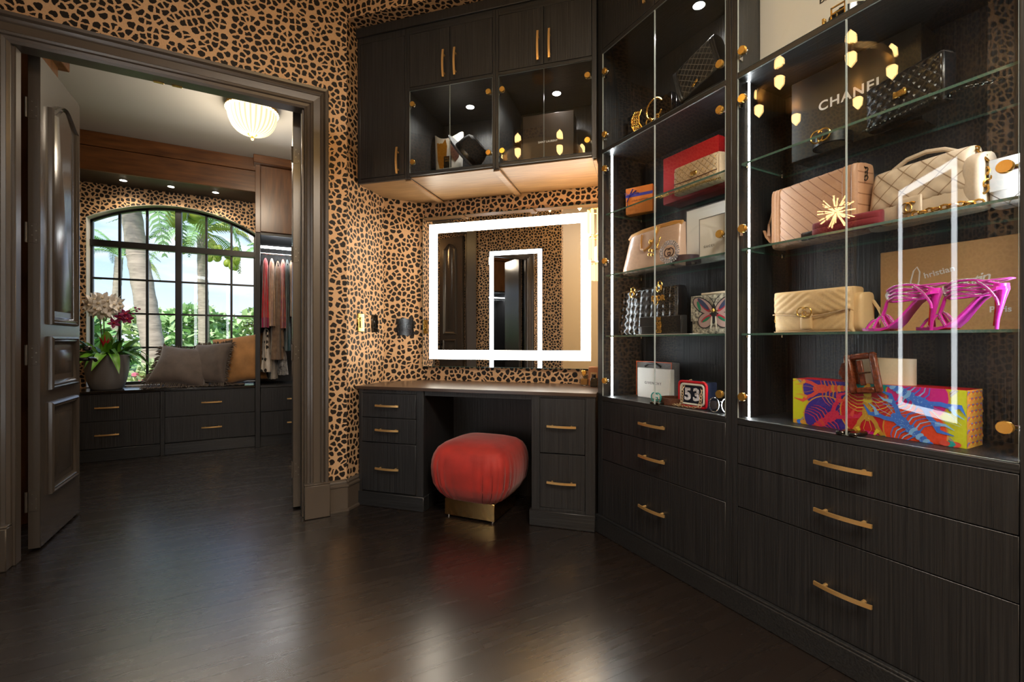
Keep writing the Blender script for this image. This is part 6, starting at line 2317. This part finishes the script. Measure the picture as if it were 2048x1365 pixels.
for x_ in (-0.024, 0.024):
    rim = part('rim', mb().torus((x_, 0, 0.032), 0.019, 0.0022, 'y', 24, 6, sz=1.6), M['chrome'], t)
    part('lens', mb().lathe([(0.0005, 0), (0.018, 0)], 20, (0, 0, 0), axis='y'), M['clear'], rim, (x_, 0, 0.032))
    part('temple', mb().tube([(x_ * 1.8, 0.002, 0.05), (x_ * 1.9, 0.05, 0.045), (x_ * 1.8, 0.10, 0.03)], 0.0018, 6), M['chrome'], t)
part('bridge', mb().tube([(-0.006, 0, 0.045), (0, -0.003, 0.048), (0.006, 0, 0.045)], 0.002, 6), M['chrome'], t)

# ------------------------------------------------------------------ vanity wall cabinet contents
ZB = 2.0925
t = thing('boot', 'white boot with mustard leather inlays and a black tag', 'boot', 'V', -1.30, 0.345, ZB)
t.scale = (1.04, 1.0, 1.42)


def bootf(u, v):
    a = 2 * pi * u
    r1, r2 = 0.088 + 0.012 * v, 0.060
    dip = 0.05 * (abs(cos(a)) ** 2)
    return (r1 * cos(a), r2 * sin(a), (0.245 + 0.0 - 0.035 * (1 - abs(cos(a)) ** 2) * 0 + 0.02 * cos(2 * a)) * v + 0.002)


part('shaft', mb().grid(bootf, 48, 12, cu=True).grid(lambda u, v: (bootf(u, v)[0] * 0.95, bootf(u, v)[1] * 0.95, bootf(u, v)[2]), 48, 12, cu=True), M['white'], t)


def onshaft(x_, z_):
    r1 = 0.088 + 0.012 * z_ / 0.245
    c_ = max(-1, min(1, x_ / r1))
    return (x_, -0.0605 * sqrt(max(0, 1 - c_ * c_)) - 0.002, z_)


for (pl, mt, nm) in (([(-0.068, 0.215), (-0.02, 0.205), (0.0, 0.225), (0.012, 0.19), (0.004, 0.11), (-0.02, 0.085), (-0.045, 0.09), (-0.062, 0.13)], M['mustard'], 'inlay'), ([(0.025, 0.215), (0.085, 0.20), (0.082, 0.14), (0.062, 0.115), (0.035, 0.14)], M['chestnut'], 'inlay'), ([(-0.07, 0.03), (-0.05, 0.038), (-0.02, 0.028), (0.0, 0.045), (0.02, 0.028), (0.05, 0.04), (0.08, 0.03), (0.08, 0.004), (-0.07, 0.004)], M['chestnut'], 'inlay')):
    P3 = [onshaft(*p) for p in pl]
    cxp = sum(p[0] for p in pl) / len(pl)
    czp = sum(p[1] for p in pl) / len(pl)
    cc = onshaft(cxp, czp)
    cc = (cc[0], cc[1] - 0.001, cc[2])
    k = len(P3)
    part(nm, mb().add(P3 + [cc], [(i, (i + 1) % k, k) for i in range(k)]), mt, t)
tg = part('tag', mb().box(-0.026, 0.026, -0.002, 0.0, 0.0, 0.055, 0.0), M['black'], t, (0.018, -0.068, 0.085))
lettering('BOOT\nBARN', 0.013, M['goldp'], tg, (0, -0.0026, 0.038))
t = thing('hat', 'black felt hat leaning on its grey brim beside the white boot', 'hat', 'V', -1.03, 0.205, ZB)
hb = part('brim', mb().lathe([(0.06, -0.004), (0.135, -0.010), (0.165, 0.004), (0.168, 0.009), (0.135, -0.003), (0.06, 0.002)], 40), M['feltg'], t)
cr_ = part('crown', mb().lathe([(0.098, 0.0), (0.10, 0.01), (0.094, 0.07), (0.082, 0.105), (0.06, 0.118), (0.03, 0.108), (0.001, 0.100)], 36), M['felt'], t)
bd = part('band', mb().lathe([(0.100, 0.002), (0.102, 0.004), (0.0985, 0.028), (0.097, 0.03)], 36), M['black'], t)
for o in (hb, cr_, bd):
    o.rotation_euler = (0, radians(52), radians(-6))
    o.location = (-0.085, 0, 0.148)
t = box_thing('gift_box', 'large dark brown lettered box in the right vanity wall cabinet', M['brownbox'], 'V', -0.601, 0.30, ZB, 0.327, 0.13, 0.40)
lettering('SAINT LAURENT', 0.017, M['inkw'], t, (0.0, -0.0008, 0.222), offset=0.0003)

# perfume on the vanity
t = thing('perfume_bottle', 'square amber perfume bottle in front of the blush box', 'bottle', 'V', -0.388, 0.42, 0.7625)
part('glass_bottle', mb().box(-0.024, 0.024, -0.017, 0.017, 0, 0.062, 0.004), M['clear'], t)
part('liquid', mb().box(-0.020, 0.020, -0.013, 0.013, 0.006, 0.045, 0.002), M['perf'], t)
part('neck', mb().cyl((0, 0, 0.062), (0, 0, 0.070), 0.008, 12), M['goldp'], t)
part('cap', mb().box(-0.014, 0.014, -0.012, 0.012, 0.070, 0.098, 0.003), M['goldp'], t)
t = thing('perfume_box', 'blush pink perfume carton against the right end of the mirror', 'box', 'V', -0.328, 0.45, 0.7625)
part('carton', mb().box(-0.034, 0.034, -0.015, 0.02, 0, 0.118, 0.001), M['pinkish'], t)
part('printed_label', mb().box(-0.02, 0.02, -0.0158, -0.015, 0.03, 0.085), M['sand'], t)
part('printed_frame', mb().box(-0.014, 0.014, -0.0166, -0.0158, 0.04, 0.074), M['chestnut'], t)
t = thing('perfume_bottle', 'black-capped perfume bottle at the right end of the vanity', 'bottle', 'V', -0.318, 0.36, 0.7625)
part('glass_bottle', mb().box(-0.022, 0.022, -0.014, 0.014, 0, 0.055, 0.003), M['blackp'], t)
part('cap', mb().cyl((0, 0, 0.055), (0, 0, 0.075), 0.011, 14), M['black'], t)

# ------------------------------------------------------------------ repeats share a group phrase
GROUPS = {'garment': 'clothes on the rail', 'handbag': 'handbags in the display cabinets', 'gift_box': 'gift boxes on display',
          'cushion': 'scatter cushions on the window seat', 'desk_pedestal': 'drawer pedestals of the vanity', 'display_cabinet': 'glazed display cabinets',
          'wall_cabinet': 'wall cabinets above the vanity', 'bench_unit': 'drawer units of the window seat', 'palm_tree': 'palms outside the window',
          'shrub': 'shrubs outside the window', 'belt': 'coiled belts on display', 'lit_mirror': 'mirrors with lit borders', 'perfume_bottle': 'perfume bottles on the vanity',
          'light_switch': 'switch plates in the niche', 'ceiling_light': 'ceiling lights', 'wardrobe': 'wardrobes of the far room'}
for o in SC.objects:
    if o.get('category') and not o.get('group'):
        g = GROUPS.get(o.name.split('.')[0])
        if g:
            o['group'] = g
